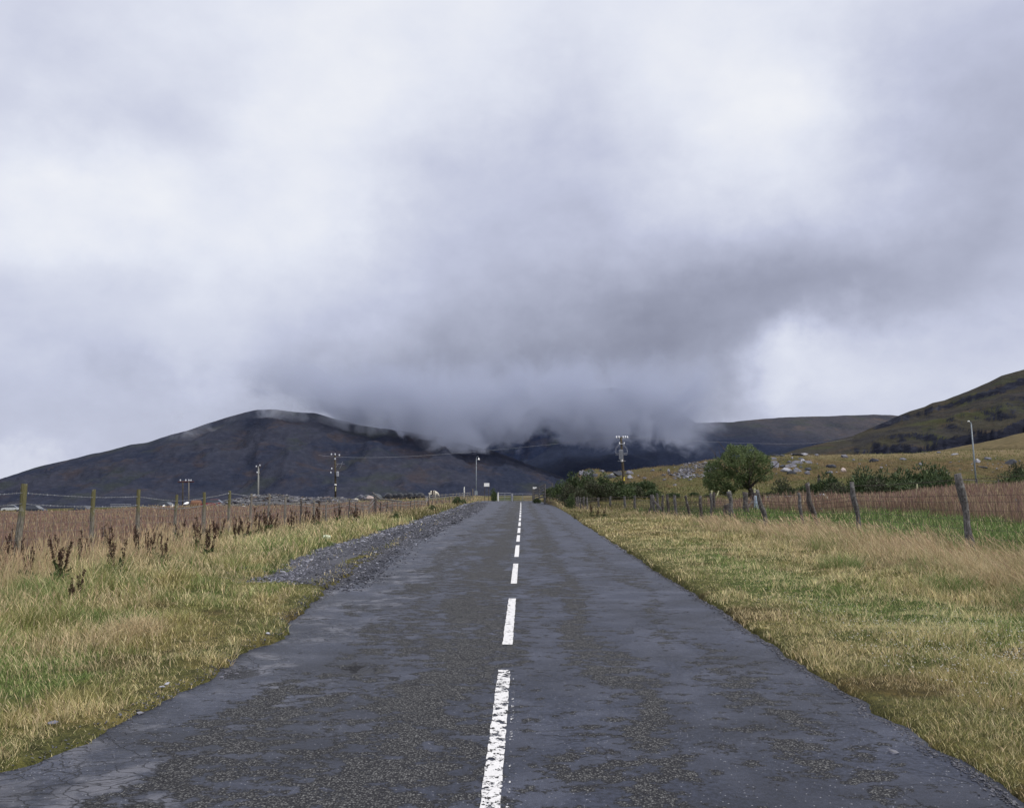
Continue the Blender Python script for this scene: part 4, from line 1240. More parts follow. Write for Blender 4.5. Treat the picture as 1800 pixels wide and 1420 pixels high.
def strand(mb, pts, r, sag=.02, sub=4, n=3, barbs=None):
    path = []
    for a, b in zip(pts[:-1], pts[1:]):
        for k in range(sub):
            t = k / sub
            q = a.lerp(b, t); q.z -= sag * 4 * t * (1 - t) + random.uniform(-.004, .004)
            path.append(q)
    path.append(pts[-1])
    mb.tube(path, [r * max(1.0, p.y / 19) for p in path], n, cap=False)
    if barbs:
        for a, b in zip(path[:-1], path[1:]):
            L = (b - a).length; k = int(L / .13)
            if a.y > 34: continue
            for j in range(k):
                p = a.lerp(b, (j + .5) / k)
                d = Vector((random.uniform(-1, 1) * .4, random.uniform(-.5, .5), random.choice((-1, 1)) * 1.0)).normalized() * .019
                mb.tube([p - d, p + d], barbs, 3, cap=False)
def net(mb, tops, lo, his, step, r, ymax, zoff=0):
    L = [Vector(t) for t in tops]
    for h in his:
        strand(mb, [Vector((t.x, t.y + .05, lo(t) + (h if h > 0 else 0))) for t in L], r, .008)
    for a, b in zip(L[:-1], L[1:]):
        d = (b - a).length
        k = max(1, int(d / step))
        for j in range(k):
            t = (j + .5) / k
            p = a.lerp(b, t)
            if p.y > ymax: continue
            z0 = lo(p)
            mb.tube([(p.x, p.y + .05, z0 + his[0]), (p.x + random.uniform(-.02, .02), p.y + .05, z0 + his[-1])], r * max(1, p.y / 19), 3, cap=False)
mb = MB(); strand(mb, [t + Vector((0, -.06, -.19 if i < 6 else -.07)) for i, t in enumerate(ltops)], .0056, .012, barbs=.004)
rel(mb, o0); mb.build('barbed_wire', m_wire, fl)
mb = MB(); strand(mb, [t + Vector((0, -.06, -.42 if i < 6 else -.28)) for i, t in enumerate(ltops)], .0056, .014, barbs=.004)
rel(mb, o0); mb.build('barbed_wire', m_wire, fl)
mb = MB(); net(mb, ltops, lambda t: gz(t.x, t.y), [.10, .28, .46, .64, .82, 1.02], .30, .0030, 60)
rel(mb, o0); mb.build('netting', m_wire2, fl)

# fallen rails by the strainer post
D = left_y(659)
def thing_mesh(name, mb, base, mat, label, cat, group=None):
    rel(mb, base)
    o = mb.build(name, mat, loc=base)
    return tag(o, label, cat, group)
mb = MB(); mb.tube([W(655, 866, D + .6), W(669, 878, D + .2)], .05, 7); mb.tube([W(667, 876.5, D + .3), W(706, 881, D + 6)], .05, 7)
thing_mesh('broken_rail', mb, W(660, 880, D), m_wr, 'broken grey rail leaning over the thick strainer post of the left fence', 'rail')

# right-hand fence
RP = [  # top px, top py, base px, depth, radius, material, gnarl
    (2010, 800, 2040, 15.0, .075, 'r', 1.0), (1682, 833, 1710, 20.6, .085, 'r', 1.0), (1497, 847, 1510, 30.0, .085, 'r', .9), (1419, 849, 1436, 31.0, .085, 'b', 1.3), (1404, 866, 1413, 33.0, .06, 'r', .7),
    (1331, 861, 1347, 34.0, .085, 'r', 1.1), (1310, 865, 1313, 43.0, .13, 'b', .7), (1281, 864, 1289, 40.0, .10, 'r', 1.0), (1278, 886, 1279, 41.0, .17, 'b', .9), (1249, 867, 1251, 40.5, .055, 'r', .5), (1255, 865, 1255, 52, .09, 'b', .4),
    (1231, 871, 1234, 42.0, .075, 'b', .5), (1205, 871, 1212, 45, .07, 'b', .8), (1186, 870, 1188, 46.5, .08, 'r', .4), (1173, 869, 1175, 49, .07, 'b', .4), (1165, 870, 1166, 51, .07, 'b', .4),
    (1155, 867, 1156, 54, .08, 'r', .4), (1147, 869, 1153, 54, .085, 'r', .9), (1144, 870, 1145, 57, .07, 'r', .3), (1116, 871, 1116, 66, .085, 'r', .4), (1098, 872, 1098.5, 66, .09, 'r', .4),
    (1073, 872, 1073.5, 69, .09, 'r', .3), (1052, 874, 1052.5, 70, .085, 'r', .3), (1032, 874, 1032, 66, .07, 'r', .3), (1026, 873, 1026.5, 68, .075, 'r', .4), (1020, 874, 1020, 69, .07, 'r', .3), (1016, 872, 1016, 71, .07, 'r', .3), (1013, 874, 1013, 73, .06, 'r', .3),
    (998, 872, 998, 78, .08, 'r', .3), (993, 872, 993, 80, .07, 'r', .3), (957, 866, 957, 98, .09, 'r', .3), (1788, 878, 1790, 36.5, .09, 'b', .6)]
fr_o = empty('wire_fence', (10.9, 21, 0))
tag(fr_o, 'old wire fence on leaning gnarled stakes behind the right-hand verge', 'fence')
o1 = Vector(fr_o.location)
rt, main = [], []
for i, (tx, ty, bx, D, r0, mt, gn) in enumerate(RP):
    t = W(tx, ty, D)
    bxx = W(bx, 900, D).x
    b = Vector((bxx, D + random.uniform(-.05, .05), gz(bxx, D) - .12))
    # carry the lean on down to the ground
    mb = post_mb(b, t, r0, i + 77, gnarl=gn, n=9 if D < 45 else 7)
    rel(mb, b)
    p = mb.build('stake', m_wr if mt == 'r' else m_wb, fr_o, b - o1, smooth=D < 45)
    if i in (0, 1, 2, 4, 5, 9, 12, 15, 18, 19, 21, 22, 23, 28, 30):
        rt.append((t, b))
for zf_, rr_, sg in ((.93, .0048, .03), (.74, .0045, .03)):
    mb = MB(); strand(mb, [b.lerp(t, zf_) + Vector((0, -.06, 0)) for t, b in rt], rr_, sg, barbs=.0034)
    rel(mb, o1); mb.build('barbed_wire', m_rust, fr_o)
mb = MB()
for f in (.14, .24, .34, .45, .56, .66):
    strand(mb, [b.lerp(t, f) + Vector((0, -.05, 0)) for t, b in rt], .0042, .01)
for (t0, b0), (t1, b1) in zip(rt[:-1], rt[1:]):
    k = int((b1 - b0).length / .26)
    for j in range(k):
        a = (j + .5) / k
        lo_, hi_ = b0.lerp(b1, a).lerp(t0.lerp(t1, a), .12), b0.lerp(b1, a).lerp(t0.lerp(t1, a), .66)
        if lo_.y > 52: continue
        mb.tube([lo_, hi_], .0034 * max(1, lo_.y / 22), 3, cap=False)
rel(mb, o1); mb.build('netting', m_rust, fr_o)
# diagonal struts bracing the fence corner
for a_, b_, r_ in ((W(1150, 881, 54), W(1173, 906, 50.5), .07), (W(1146, 888, 56), W(1139, 904, 56), .08), (W(1117, 892, 64), W(1127, 903, 60), .06), (W(1310, 897, 43), W(1322, 882, 44), .05)):
    mb = MB(); mb.tube([a_, b_], r_, 7); rel(mb, o1); mb.build('brace', m_wb, fr_o)

# galvanised mesh gate behind the right fence, with its posts
gt = empty('field_gate', W(1390, 890, 50)); gb = Vector(gt.location)
tag(gt, 'galvanised mesh field gate standing behind the leaning stakes', 'gate')
gL, gR = W(1344, 873, 50), W(1441, 871, 50); gLb, gRb = W(1344, 891, 50), W(1441, 889, 50)
mb = MB()
for f in (0, .34, .68, 1.0):
    mb.tube([gL.lerp(gLb, f), gR.lerp(gRb, f)], .016, 5)
for f in (0, .33, .66, 1.0):
    mb.tube([gL.lerp(gR, f), gLb.lerp(gRb, f)], .020, 5)
rel(mb, gb); mb.build('gate_frame', m_galv, gt)
mb = MB()
for k in range(1, 15):
    if k % 5 == 0: continue
    f = k / 15
    mb.tube([gL.lerp(gR, f), gLb.lerp(gRb, f)], .008, 3, cap=False)
rel(mb, gb); mb.build('wire_mesh', m_galv, gt)
def single_post(tx, ty, bx, D, r, mat, label, name='post', group=None, by=None, cat='post'):
    t = W(tx, ty, D); bxx = W(bx, 900, D).x
    b = Vector((bxx, D, gz(bxx, D) - .05 if by is None else W(bx, by, D).z))
    mb = post_mb(b, t, r, int(tx), gnarl=.2, n=8)
    rel(mb, b)
    o = mb.build(name, mat, loc=b)
    return tag(o, label, cat, group)
single_post(1329.5, 871, 1330.5, 48, .13, m_blue, 'pale blue gatepost left of the mesh gate', 'gatepost')
single_post(1325.5, 866, 1325.5, 48.6, .12, m_wb, 'dark gatepost touching the pale blue one', 'gatepost')
single_post(1441.5, 868, 1441.5, 49.5, .09, m_blue, 'pale blue gatepost right of the mesh gate', 'gatepost')
single_post(1446, 868, 1447, 49.8, .06, m_wr, 'thin grey post beside the right pale blue gatepost', 'gatepost')
mb = MB(); mb.tube([W(1448, 868.5, 49.6), W(1463, 884, 48.6)], .05, 6)
thing_mesh('brace_pole', mb, W(1463, 884, 48.6), m_whw, 'white diagonal pole propped beside the right gatepost', 'pole')
single_post(1440, 835, 1440, 92, .14, m_wd, 'lone dark maroon post in front of the hummock', 'post')
single_post(1612, 851, 1612.5, 52, .05, m_stake, 'thin pale stake in front of the big gorse', 'stake')
for px, ty, D, lab in [(1251, 862, 70, 'leftmost pale stake below the tree crown'), (1263.5, 862.5, 72, 'tilted yellowish stake below the left of the tree crown'), (1281, 861, 71, 'bright yellowish stake behind the forked grey post'),
                       (1288, 861, 74, 'short pale stake just right of the bright yellowish one'), (1327, 858, 66, 'pale stake right of the tree trunk')]:
    single_post(px, ty, px - (3 if 'tilted' in lab else 0), D, .055, m_stake, lab, 'tree_stake', 'pale stakes around the tree', by=ty + 9, cat='stake')
# low rail and post line at the back of the right field
mb = MB(); A_, B_ = W(1688, 843, 62), W(1716, 844.5, 66)
mb.tube([A_, B_], .03, 5); mb.tube([B_, W(1796, 846, 70)], .02, 4)
for px in (1690, 1717, 1755):
    a = W(px, 843, 64); mb.tube([(a.x, a.y, gz(a.x, a.y) - .1), (a.x, a.y, a.z + .05)], .045, 6)
thing_mesh('rail_fence', mb, Vector((A_.x, A_.y, gz(A_.x, A_.y))), m_wr, 'low rail fence crossing behind the rushes by the tall lamp post', 'fence')

# ------------------------------------------------------------------ gates, sign and fence at the crest
DG = 119.0
def gate(name, x0, x1, D0, D1, label, ztop=1.12, bars=6):
    a, b = W(x0, 880, D0), W(x1, 880, D1)
    a.z = gz(a.x, a.y) + .06; b.z = gz(b.x, b.y) + .06
    g_ = empty(name, a); tag(g_, label, 'gate', 'metal gates across the road')
    mb = MB(); Z1 = Vector((0, 0, ztop))
    for z_ in (0, ztop): mb.tube([a + Vector((0, 0, z_)), b + Vector((0, 0, z_))], .035, 6)
    for f in (0, .5, 1): mb.tube([a.lerp(b, f), a.lerp(b, f) + Z1], .035, 6)
    rel(mb, a); mb.build('gate_frame', m_galv, g_)
    mb = MB()
    for k in range(1, bars - 1):
        z_ = ztop * (k / (bars - 1)) ** 1.15
        mb.tube([a + Vector((0, 0, z_)), b + Vector((0, 0, z_))], .022, 5)
    rel(mb, a); mb.build('bars', m_galv, g_)
    return g_
gate('road_gate', 876.5, 898.5, DG, DG, 'left leaf of the metal gates closing the road at the crest')
gate('road_gate', 902, 936, DG, 117.5, 'right leaf of the metal gates closing the road at the crest', 1.05)
single_post(875.5, 865.5, 875.5, DG, .10, m_whw, 'white post at the left end of the road gates', 'gatepost', 'gateposts at the crest', cat='gatepost')
single_post(900, 867, 900, DG, .13, m_galv, 'grey post between the two road gates', 'gatepost', 'gateposts at the crest', cat='gatepost')
single_post(937, 858, 937, 117, .11, m_wr, 'tall weathered post at the right end of the road gates', 'gatepost', 'gateposts at the crest', cat='gatepost')
# board fence climbing on the right by the gates
bf = empty('board_fence', W(938, 882, 113)); bo = Vector(bf.location)
tag(bf, 'weathered plank fence climbing from the road gates to the gorse', 'fence')
a0, a1 = W(939, 861, 112), W(958, 851.5, 96)
for f in (0, .5, 1):
    t = a0.lerp(a1, f); mb = MB(); mb.tube([(t.x, t.y, gz(t.x, t.y) - .1), t + Vector((0, 0, .08))], .09, 6); rel(mb, bo); mb.build('post', m_wr, bf)
for k in range(5):
    mb = MB(); dz_ = Vector((0, 0, -.30 * k))
    p0, p1 = a0 + dz_, a1 + dz_ * 1.05
    d = (p1 - p0); n_ = Vector((0, 0, .085)); s_ = Vector((-.02, 0, 0))
    mb.add([p0 - n_ - s_, p1 - n_ - s_, p1 + n_ - s_, p0 + n_ - s_, p0 - n_ + s_, p1 - n_ + s_, p1 + n_ + s_, p0 + n_ + s_], [(0, 1, 2, 3), (7, 6, 5, 4), (0, 4, 5, 1), (1, 5, 6, 2), (2, 6, 7, 3), (3, 7, 4, 0)])
    rel(mb, bo); mb.build('rail', m_wr, bf)
mb = MB(); c_ = W(940, 857.5, 112.5); mb.box(c_, (.48, .30, .20)); mb.box(c_ + Vector((0, 0, .115)), (.54, .36, .03))
thing_mesh('white_box', mb, c_, m_white, 'small white box fixed on top of the plank fence by the gates', 'box')
for px, ty, lab in [(970.5, 849, 'thin grey post behind the first gorse bush'), (984.5, 849, 'thin grey post between the gorse and the hummock nose'), (1019, 840, 'short pale post in the gorse below the hummock nose')]:
    single_post(px, ty, px, 104, .09, m_wr, lab, 'post', 'thin posts among the gorse', by=ty + 16)
# notice board
sg = empty('notice_board', W(855.5, 868, 122)); so = Vector(sg.location); tag(sg, 'blank white notice board on posts left of the road gates', 'sign')
mb = MB(); c_ = W(855.5, 852, 122); mb.box(c_, (.74, .03, .46)); rel(mb, so); mb.build('board', m_white, sg)
mb = MB(); mb.box(c_ + Vector((0, .03, .245)), (.78, .03, .03)); mb.box(c_ + Vector((0, .03, -.245)), (.78, .03, .03)); rel(mb, so); mb.build('frame', m_galv, sg)
for dx_ in (-.27, .27):
    mb = MB(); mb.tube([(c_.x + dx_, c_.y + .06, gz(c_.x, c_.y) - .1), (c_.x + dx_, c_.y + .06, c_.z + .2)], .045, 6); rel(mb, so); mb.build('post', m_wd, sg)

# ------------------------------------------------------------------ lamp posts
def streetlamp(px, ty, D, label, arm, headkind, base_box=True, lean=0.0):
    t = W(px, ty, D); bx = t.x + lean
    b = Vector((bx, D, gz(bx, D) - .05))
    r_ = empty('street_lamp', b); tag(r_, label, 'street lamp')
    H = t.z - b.z
    mb = MB(); mb.tube([(0, 0, 0), (-lean * .5, 0, H * .5), (-lean, 0, H * .985)], [.07, .058, .045], 8); mb.build('pole', m_lamp, r_, smooth=True)
    L = Vector((-lean, 0, 0))
    if headkind == 'bell':
        mb = MB(); mb.tube([L + Vector((0, 0, H * .97)), L + Vector((.02, 0, H + .04)), L + Vector((.12, 0, H + .14)), L + Vector((.28, 0, H + .13)), L + Vector((.34, 0, H + .02)), L + Vector((.34, 0, H - .06))], .03, 6); mb.build('arm', m_lamp, r_)
        mb = MB(); mb.lathe([(.03, .26), (.06, .22), (.09, .10), (.17, .0), (.17, -.03), (.02, -.03)], L + Vector((.34, 0, H - .30)), 12); mb.build('lamp_shade', m_white, r_, smooth=True)
        mb = MB(); mb.box((-.02, 0, H * .08 + .18), (.42, .36, .55)); mb.box((-.02, 0, H * .08 + .47), (.34, .30, .05)); mb.build('cabinet', m_lamp, r_)
        mb = MB(); mb.tube([(-.01, -.05, H * .80), (.16, -.05, H * .80)], .03, 6); mb.build('bracket', m_dark, r_)
    else:
        mb = MB(); mb.tube([L + Vector((0, 0, H * .97)), L + Vector((-.05, 0, H + .05)), L + Vector((-.14, 0, H + .10))], .035, 6); mb.build('arm', m_lamp, r_)
        mb = MB(); mb.lathe([(.02, .07), (.07, .05), (.09, 0), (.07, -.035), (.02, -.05)], L + Vector((-.20, 0, H + .10)), 10); mb.build('lamp_head', m_white, r_, smooth=True)
    return r_
streetlamp(837.3, 804, 126, 'grey street lamp with a white bell shade left of the road gates', 1, 'bell')
streetlamp(1707, 743, 72, 'tall thin grey lamp post with a tiny head in the right-hand field', -1, 'ball', lean=.18)

# ------------------------------------------------------------------ power line poles
def insul(mb, p, s=1.0):
    mb.lathe([(.02 * s, 0), (.07 * s, .02 * s), (.05 * s, .06 * s), (.08 * s, .09 * s), (.05 * s, .14 * s), (.03 * s, .18 * s)], p, 8)
def pxl(px, py, D, o): return W(px, py, D) - o
D = 97.0
b = Vector((W(1098, 870, D).x, D, gz(W(1098, 870, D).x, D) - .1)); tp = empty('transformer_pole', b)
tag(tp, 'dark wooden pole with a pale transformer and curling wires in front of the hummock', 'utility pole')
q = lambda x, y, d=0.0: pxl(x, y, D + d, b)
mb = MB(); mb.tube([(0, 0, 0), q(1096, 838), q(1091.5, 768)], [.16, .15, .12], 8); mb.build('pole', m_pole, tp, smooth=True)
mb = MB(); mb.tube([q(1083, 770), q(1103, 770)], .045, 6); mb.tube([q(1087.5, 780.5, -.15), q(1098, 780.5, -.15)], .04, 6); mb.build('crossarm', m_galv, tp)
mb = MB()
for x in (1083.5, 1088, 1095, 1099, 1102.5): insul(mb, q(x, 769.5), 1.15)
for x in (1089, 1097): insul(mb, q(x, 780, -.15), 1.0)
mb.build('insulators', m_porc, tp)
mb = MB(); c_ = (q(1088.5, 799, -.35) + q(1095, 799, -.35)) / 2; mb.box(c_, (.42, .36, .98)); mb.box(c_ + Vector((0, 0, .52)), (.34, .30, .06))
for k in range(5): mb.box(c_ + Vector((-.16 + .08 * k, -.20, 0)), (.02, .05, .8))
mb.build('transformer', m_galv, tp)
mb = MB()
for s_, xs_ in ((-1, (1088, 1082, 1081, 1084, 1088)), (1, (1095, 1101, 1103, 1100, 1095)), (-1, (1089, 1084, 1082.5, 1085, 1088)), (1, (1096, 1102, 1103.5, 1102.5, 1095))):
    mb.tube([q(x, y, -.25) for x, y in zip(xs_, (781, 788, 794, 799, 797))], .016, 4, cap=False)
mb.build('jumper_wires', m_wire, tp)
mb = MB()
for y in (796.5, 799.5): mb.tube([q(1082, y + .3, -.3), q(1102, y - .3, -.3)], .022, 5)
mb.tube([q(1086, 810.5, -.2), q(1100, 810, -.2)], .03, 5); mb.build('bracket', m_galv, tp)
mb = MB(); mb.lathe([(.10, -.16), (.13, -.05), (.13, .1), (.08, .16)], q(1093, 809, -.2), 8); mb.build('fuse_box', m_white, tp)
mb = MB(); mb.box(q(1097.2, 841.5, -.17), (.13, .02, .42)); mb.build('warning_plate', m_yel, tp)
# line wires hung from it
ow = empty('overhead_line', W(1093, 768, D)); oo = Vector(ow.location); tag(ow, 'pair of thin power cables strung over the road from the transformer pole', 'power line')
for (x1, y1, D1, n_) in [(560, 800, 330, 14), (1500, 770, 400, 12)]:
    for dd in (0, .6):
        A_, B_ = W(1083.5 if x1 < 1000 else 1102, 768.5, D + dd), W(x1, y1, D1 + dd)
        path = []
        for k in range(n_ + 1):
            f = k / n_; p = A_.lerp(B_, f); p.z -= 3.0 * 4 * f * (1 - f) * .5; path.append(p)
        mb = MB(); mb.tube(path, [.010 * max(1, p.y / 110) for p in path], 3, cap=False); rel(mb, oo); mb.build('cable', m_wire, ow)

D = 128.0
b = Vector((W(590, 872, D).x, D, gz(W(590, 872, D).x, D) - .1)); tp = empty('transformer_pole', b)
tag(tp, 'dark pole with a pale drum transformer beyond the left fence', 'utility pole')
q = lambda x, y, d=0.0: pxl(x, y, D + d, b)
mb = MB(); mb.tube([(0, 0, 0), q(589.6, 840), q(589, 799)], [.15, .14, .11], 8); mb.build('pole', m_pole, tp, smooth=True)
mb = MB(); mb.tube([q(582, 800.5), q(597, 802)], .04, 6); mb.build('crossarm', m_dark, tp)
mb = MB()
for x, y in ((582.5, 800), (589, 800), (596.5, 801.5), (589, 808), (583, 825), (581.5, 832)): insul(mb, q(x, y, -.1), 1.5)
mb.build('insulators', m_porc, tp)
mb = MB(); mb.tube([q(590, 822), q(594.5, 815)], .025, 5); mb.tube([q(597, 824), q(602, 813)], .02, 5); mb.tube([q(590, 815), q(606, 815)], .02, 5); mb.tube([q(599, 815), q(603, 811)], .02, 5); mb.build('bracket', m_galv, tp)
mb = MB(); c_ = q(593.2, 833, -.25); mb.lathe([(.12, -.36), (.22, -.33), (.22, .30), (.16, .36)], c_, 10); mb.build('transformer', m_galv, tp, smooth=False)
mb = MB(); mb.lathe([(.10, -.1), (.18, -.06), (.18, .08), (.08, .12)], q(589.6, 852, -.05), 8); mb.build('cable_cap', m_white, tp)
mb = MB(); mb.box(q(590, 859, -.17), (.13, .03, .62)); mb.build('cable_guard', m_stake, tp)

D = 124.0
b = Vector((W(454, 872, D).x, D, gz(W(454, 872, D).x, D) - .1)); tp = empty('utility_pole', b)
tag(tp, 'pale grey pole rising out of the slate heap', 'utility pole')
q = lambda x, y, d=0.0: pxl(x, y, D + d, b)
mb = MB(); mb.tube([(0, 0, 0), q(454.6, 819)], [.13, .10], 8); mb.build('pole', m_pale, tp, smooth=True)
mb = MB(); mb.tube([q(449.5, 821), q(458.5, 819.5)], .05, 6); mb.box(q(457, 820.5), (.22, .2, .26)); mb.box(q(456.8, 833), (.16, .15, .15)); mb.build('bracket', m_dark, tp)
mb = MB()
for x, y in ((450.5, 821), (456.8, 819), (452, 831.5)): insul(mb, q(x, y, -.12), 1.3)
mb.build('insulators', m_porc, tp)

D = 205.0
b = Vector((W(326, 889, D).x, D, gz(W(326, 889, D).x, D) - .1)); tp = empty('double_pole', b)
tag(tp, 'low two-legged power pole with a maroon crossarm below the left mountain', 'utility pole')
q = lambda x, y, d=0.0: pxl(x, y, D + d, b)
for x in (321.5, 332):
    bb = q(x, 890); bb.z = 0
    mb = MB(); mb.tube([bb, q(x, 845)], .13, 7); mb.build('pole', m_pole if x < 330 else m_wg, tp, smooth=True)
mb = MB(); mb.tube([q(312.5, 847), q(341, 846.5)], .14, 6); mb.tube([q(319, 846, .4), q(335, 846, .4)], .12, 6); mb.build('crossarm', m_redd, tp)
mb = MB()
for x in (317, 326.5, 331.8, 335.5): insul(mb, q(x, 845.5), 2.4)
mb.build('insulators', m_porc, tp)

# ------------------------------------------------------------------ left-hand yard: bales, slate heap, wrecks, hurdles, sheep
BA = [(633, 15, 870, 'g', 'grey bale at the left end of the row of wrapped bales'), (645, 16, 869, 'g', 'grey bale second from the left end of the row'), (662, 19, 868, 'g', 'large grey bale behind the thick strainer post'), (676, 12, 871, 'b', 'half hidden black bale right of the large grey one'),
      (683.5, 15, 866, 'b', 'glossy black bale first in the tight black row'), (694, 13, 867, 'b', 'recessed black bale between the two glossy round ones'), (703.5, 15, 866, 'b', 'glossy black bale second in front of the tight black row'), (713, 12, 867, 'b', 'recessed black bale right of the second glossy one'),
      (721, 14, 865.5, 'b', 'tall black bale in the middle of the tight black row'), (730.5, 12, 866.5, 'b', 'recessed black bale beside the right end bale'), (739.5, 15.5, 865.5, 'b', 'black bale at the right end of the row')]
for i, (px, w_, ty, mt, lab) in enumerate(BA):
    D = 136 + (2.2 if 'recessed' in lab or 'half' in lab else 0) + (1 if mt == 'g' else 0)
    R_ = w_ / 2 * D / FPX
    t = W(px, ty, D)
    c_ = Vector((t.x, D, t.z - R_))
    mb = MB(); Lb = .62
    prof = [(R_ * .35, -Lb * .97), (R_ * .80, -Lb * .93), (R_ * .97, -Lb * .75), (R_, -Lb * .3), (R_ * .985, .1), (R_ * .97, Lb * .75), (R_ * .80, Lb * .93), (R_ * .3, Lb)]
    mb.lathe(prof, (0, 0, 0), 22, rot=(math.pi / 2, 0, 0))
    mb.v = [(x * (1 + random.uniform(-.02, .02)), y, max(z * (1 + random.uniform(-.02, .02)), -R_ * .93)) for x, y, z in mb.v]
    o = mb.build('silage_bale', m_wrapg if mt == 'g' else m_wrap, loc=c_, smooth=True)
    o.rotation_euler = (0, 0, random.uniform(-.3, .3))
    tag(o, lab, 'bale', 'wrapped silage bales in a row')
for px, py, w_, h_, mt, lab in [(637, 876, 12, 8, 'n', 'dark brown boulder in front of the grey bales'), (651, 877, 13, 8, 'p', 'pinkish boulder left of the thick strainer post'), (580, 881, 12, 6, 'n', 'grey rock at the right foot of the slate heap')]:
    loc = W(px, py, 118)
    rock('boulder', px, py, w_, h_, MT[mt], lab, group=None, loc=loc)
# slate heap
random.seed(21)
hb = []
def heap_h(px):
    return float(np.interp(px, [392, 405, 425, 440, 455, 470, 485, 500, 520, 540, 570, 600, 622], [886, 880, 875, 872, 869.5, 869, 868.5, 870, 873, 875, 874, 875, 878]))
vsp = []
nx_, nd_ = 90, 12
for j in range(nd_):
    for i in range(nx_):
        px = 388 + (630 - 388) * i / (nx_ - 1)
        D = 112 + 20 * j / (nd_ - 1)
        s = math.sin(math.pi * min(1, j / (nd_ - 1) * 1.0)) ** .6
        g0 = gz((px - 900) / FPX * D, D)
        zt = W(px, heap_h(px), 120).z
        z = g0 - .1 + max(0, zt - g0) * s * (.92 + .16 * random.random())
        vsp.append(((px - 900) / FPX * D, D, z))
ii = np.arange(nx_ * nd_).reshape(nd_, nx_)
qh = np.stack([ii[:-1, :-1], ii[:-1, 1:], ii[1:, 1:], ii[1:, :-1]], -1).reshape(-1, 4)
vsp = np.array(vsp)
n = 2600
k_ = (rng.random(n) * len(qh)).astype(int)
cen = vsp[qh[k_]].mean(1) + np.stack([rng.normal(0, .12, n), rng.normal(0, .4, n), rng.random(n) * .05], -1)
sz = .08 + .40 * rng.random(n) ** 3
cl_ = np.array([(.018, .018, .026), (.03, .03, .042), (.06, .06, .075), (.17, .165, .175), (.11, .07, .045), (.06, .055, .03)])[rng.choice(6, n, p=[.25, .27, .2, .12, .08, .08])]
v_, q_, c_3 = shards('x', cen[:, 0], cen[:, 1], cen[:, 2], sz, cl_, m_grit, .4)
core = np.tile((.03, .028, .03), (len(vsp), 1))
tag(fast_mesh('slate_heap', np.concatenate([vsp, v_]), np.concatenate([qh, q_ + len(vsp)]), m_grit, np.concatenate([core, c_3])), 'long low heap of broken slate beyond the left field', 'rubble', kind='stuff')

def solve_D(px, ty, h, d0=110, d1=420):
    best = None
    for k in range(120):
        D = d0 + (d1 - d0) * k / 119
        t = W(px, ty, D); e = abs(t.z - h - gz(t.x, D))
        if best is None or e < best[0]: best = (e, D)
    return best[1]
m_glass = plain("dark_car_glass", (.03, .035, .045), .1, spec=.8)
m_tyre = plain("tyre_rubber", (.02, .02, .02), .8)
def old_car(px, ty, L, col, label, rz=0.0, rough=.35):
    D = solve_D(px, ty, 1.42)
    t = W(px, ty, D); b = Vector((t.x, D, t.z - 1.42))
    r_ = empty('parked_car', b, rz); tag(r_, label, 'car', 'old vehicles beyond the left field')
    mt = plain('car_paint', col, rough)
    prof = [(-L / 2, .32), (-L / 2, .72), (-L * .42, .86), (-L * .25, .92), (L * .28, .95), (L * .46, .88), (L / 2, .62), (L / 2, .32)]
    mb = MB(); n_ = len(prof)
    vs = [(x, s * .82, z) for s in (-1, 1) for x, z in prof]
    fs = [tuple(range(n_))[::-1], tuple(range(n_, 2 * n_))] + [(k, (k + 1) % n_, n_ + (k + 1) % n_, n_ + k) for k in range(n_)]
    mb.add(vs, fs); mb.build('body', mt, r_)
    mb = MB(); cab = [(-L * .27, .90), (-L * .12, 1.36), (L * .18, 1.40), (L * .36, .93)]
    vs = [(x, s * (.80 if z < 1 else .66), z) for s in (-1, 1) for x, z in cab]
    mb.add(vs, [(3, 2, 1, 0), (4, 5, 6, 7), (0, 1, 5, 4), (2, 3, 7, 6)]); mb.build('windows', m_glass, r_)
    mb = MB(); mb.box((L * .03, 0, 1.405), (L * .31, 1.36, .04)); mb.build('roof', mt, r_)
    for sx in (-1, 1):
        for sy in (-1, 1):
            mb = MB(); mb.lathe([(.1, -.1), (.30, -.1), (.31, 0), (.30, .1), (.1, .1)], (0, 0, 0), 14, rot=(math.pi / 2, 0, 0)); mb.build('wheel', m_tyre, r_, (sx * L * .31, sy * .76, .31))
    return r_
old_car(57, 888, 3.6, (.03, .035, .05), 'black car beyond the field beside the nearest left fence post', .1)
old_car(146, 888.5, 3.8, (.035, .04, .055), 'dark blue car beyond the field just left of the second fence post', -.2)
old_car(19, 887.5, 3.2, (.40, .42, .44), 'white car at the far left edge of the field', .4)
old_car(289, 882, 3.8, (.04, .055, .075), 'dark teal car left of the rusty tank', -.1)
old_car(376, 877.5, 3.6, (.20, .035, .045), 'red car parked at the left end of the slate heap', .15)
# rusty tank on a stand
D = solve_D(345, 879, 1.2); t = W(345, 879, D)
r_ = empty('rusty_tank', Vector((t.x, D, t.z - 1.2))); r_.scale = (.63, .63, .63); tag(r_, 'rusty orange round-topped tank left of the red car', 'tank')
m_rt = plain("rusted_sheet", (.15, .075, .045), .85, var=.4)
mb = MB(); mb.lathe([(.2, -1.35), (1.0, -1.25), (1.08, -1.0), (1.08, 1.0), (1.0, 1.25), (.2, 1.35)], (0, 0, .82), 20, rot=(0, math.pi / 2, 0)); mb.build('body', m_rt, r_, smooth=True)
for sx in (-.8, .8):
    mb = MB(); mb.box((sx, 0, .12), (.18, 1.5, .5)); mb.build('cradle', m_wd, r_)
mb = MB(); mb.lathe([(.16, 0), (.18, .12), (.05, .14)], (.2, 0, 1.85), 10); mb.build('hatch', m_rt, r_)
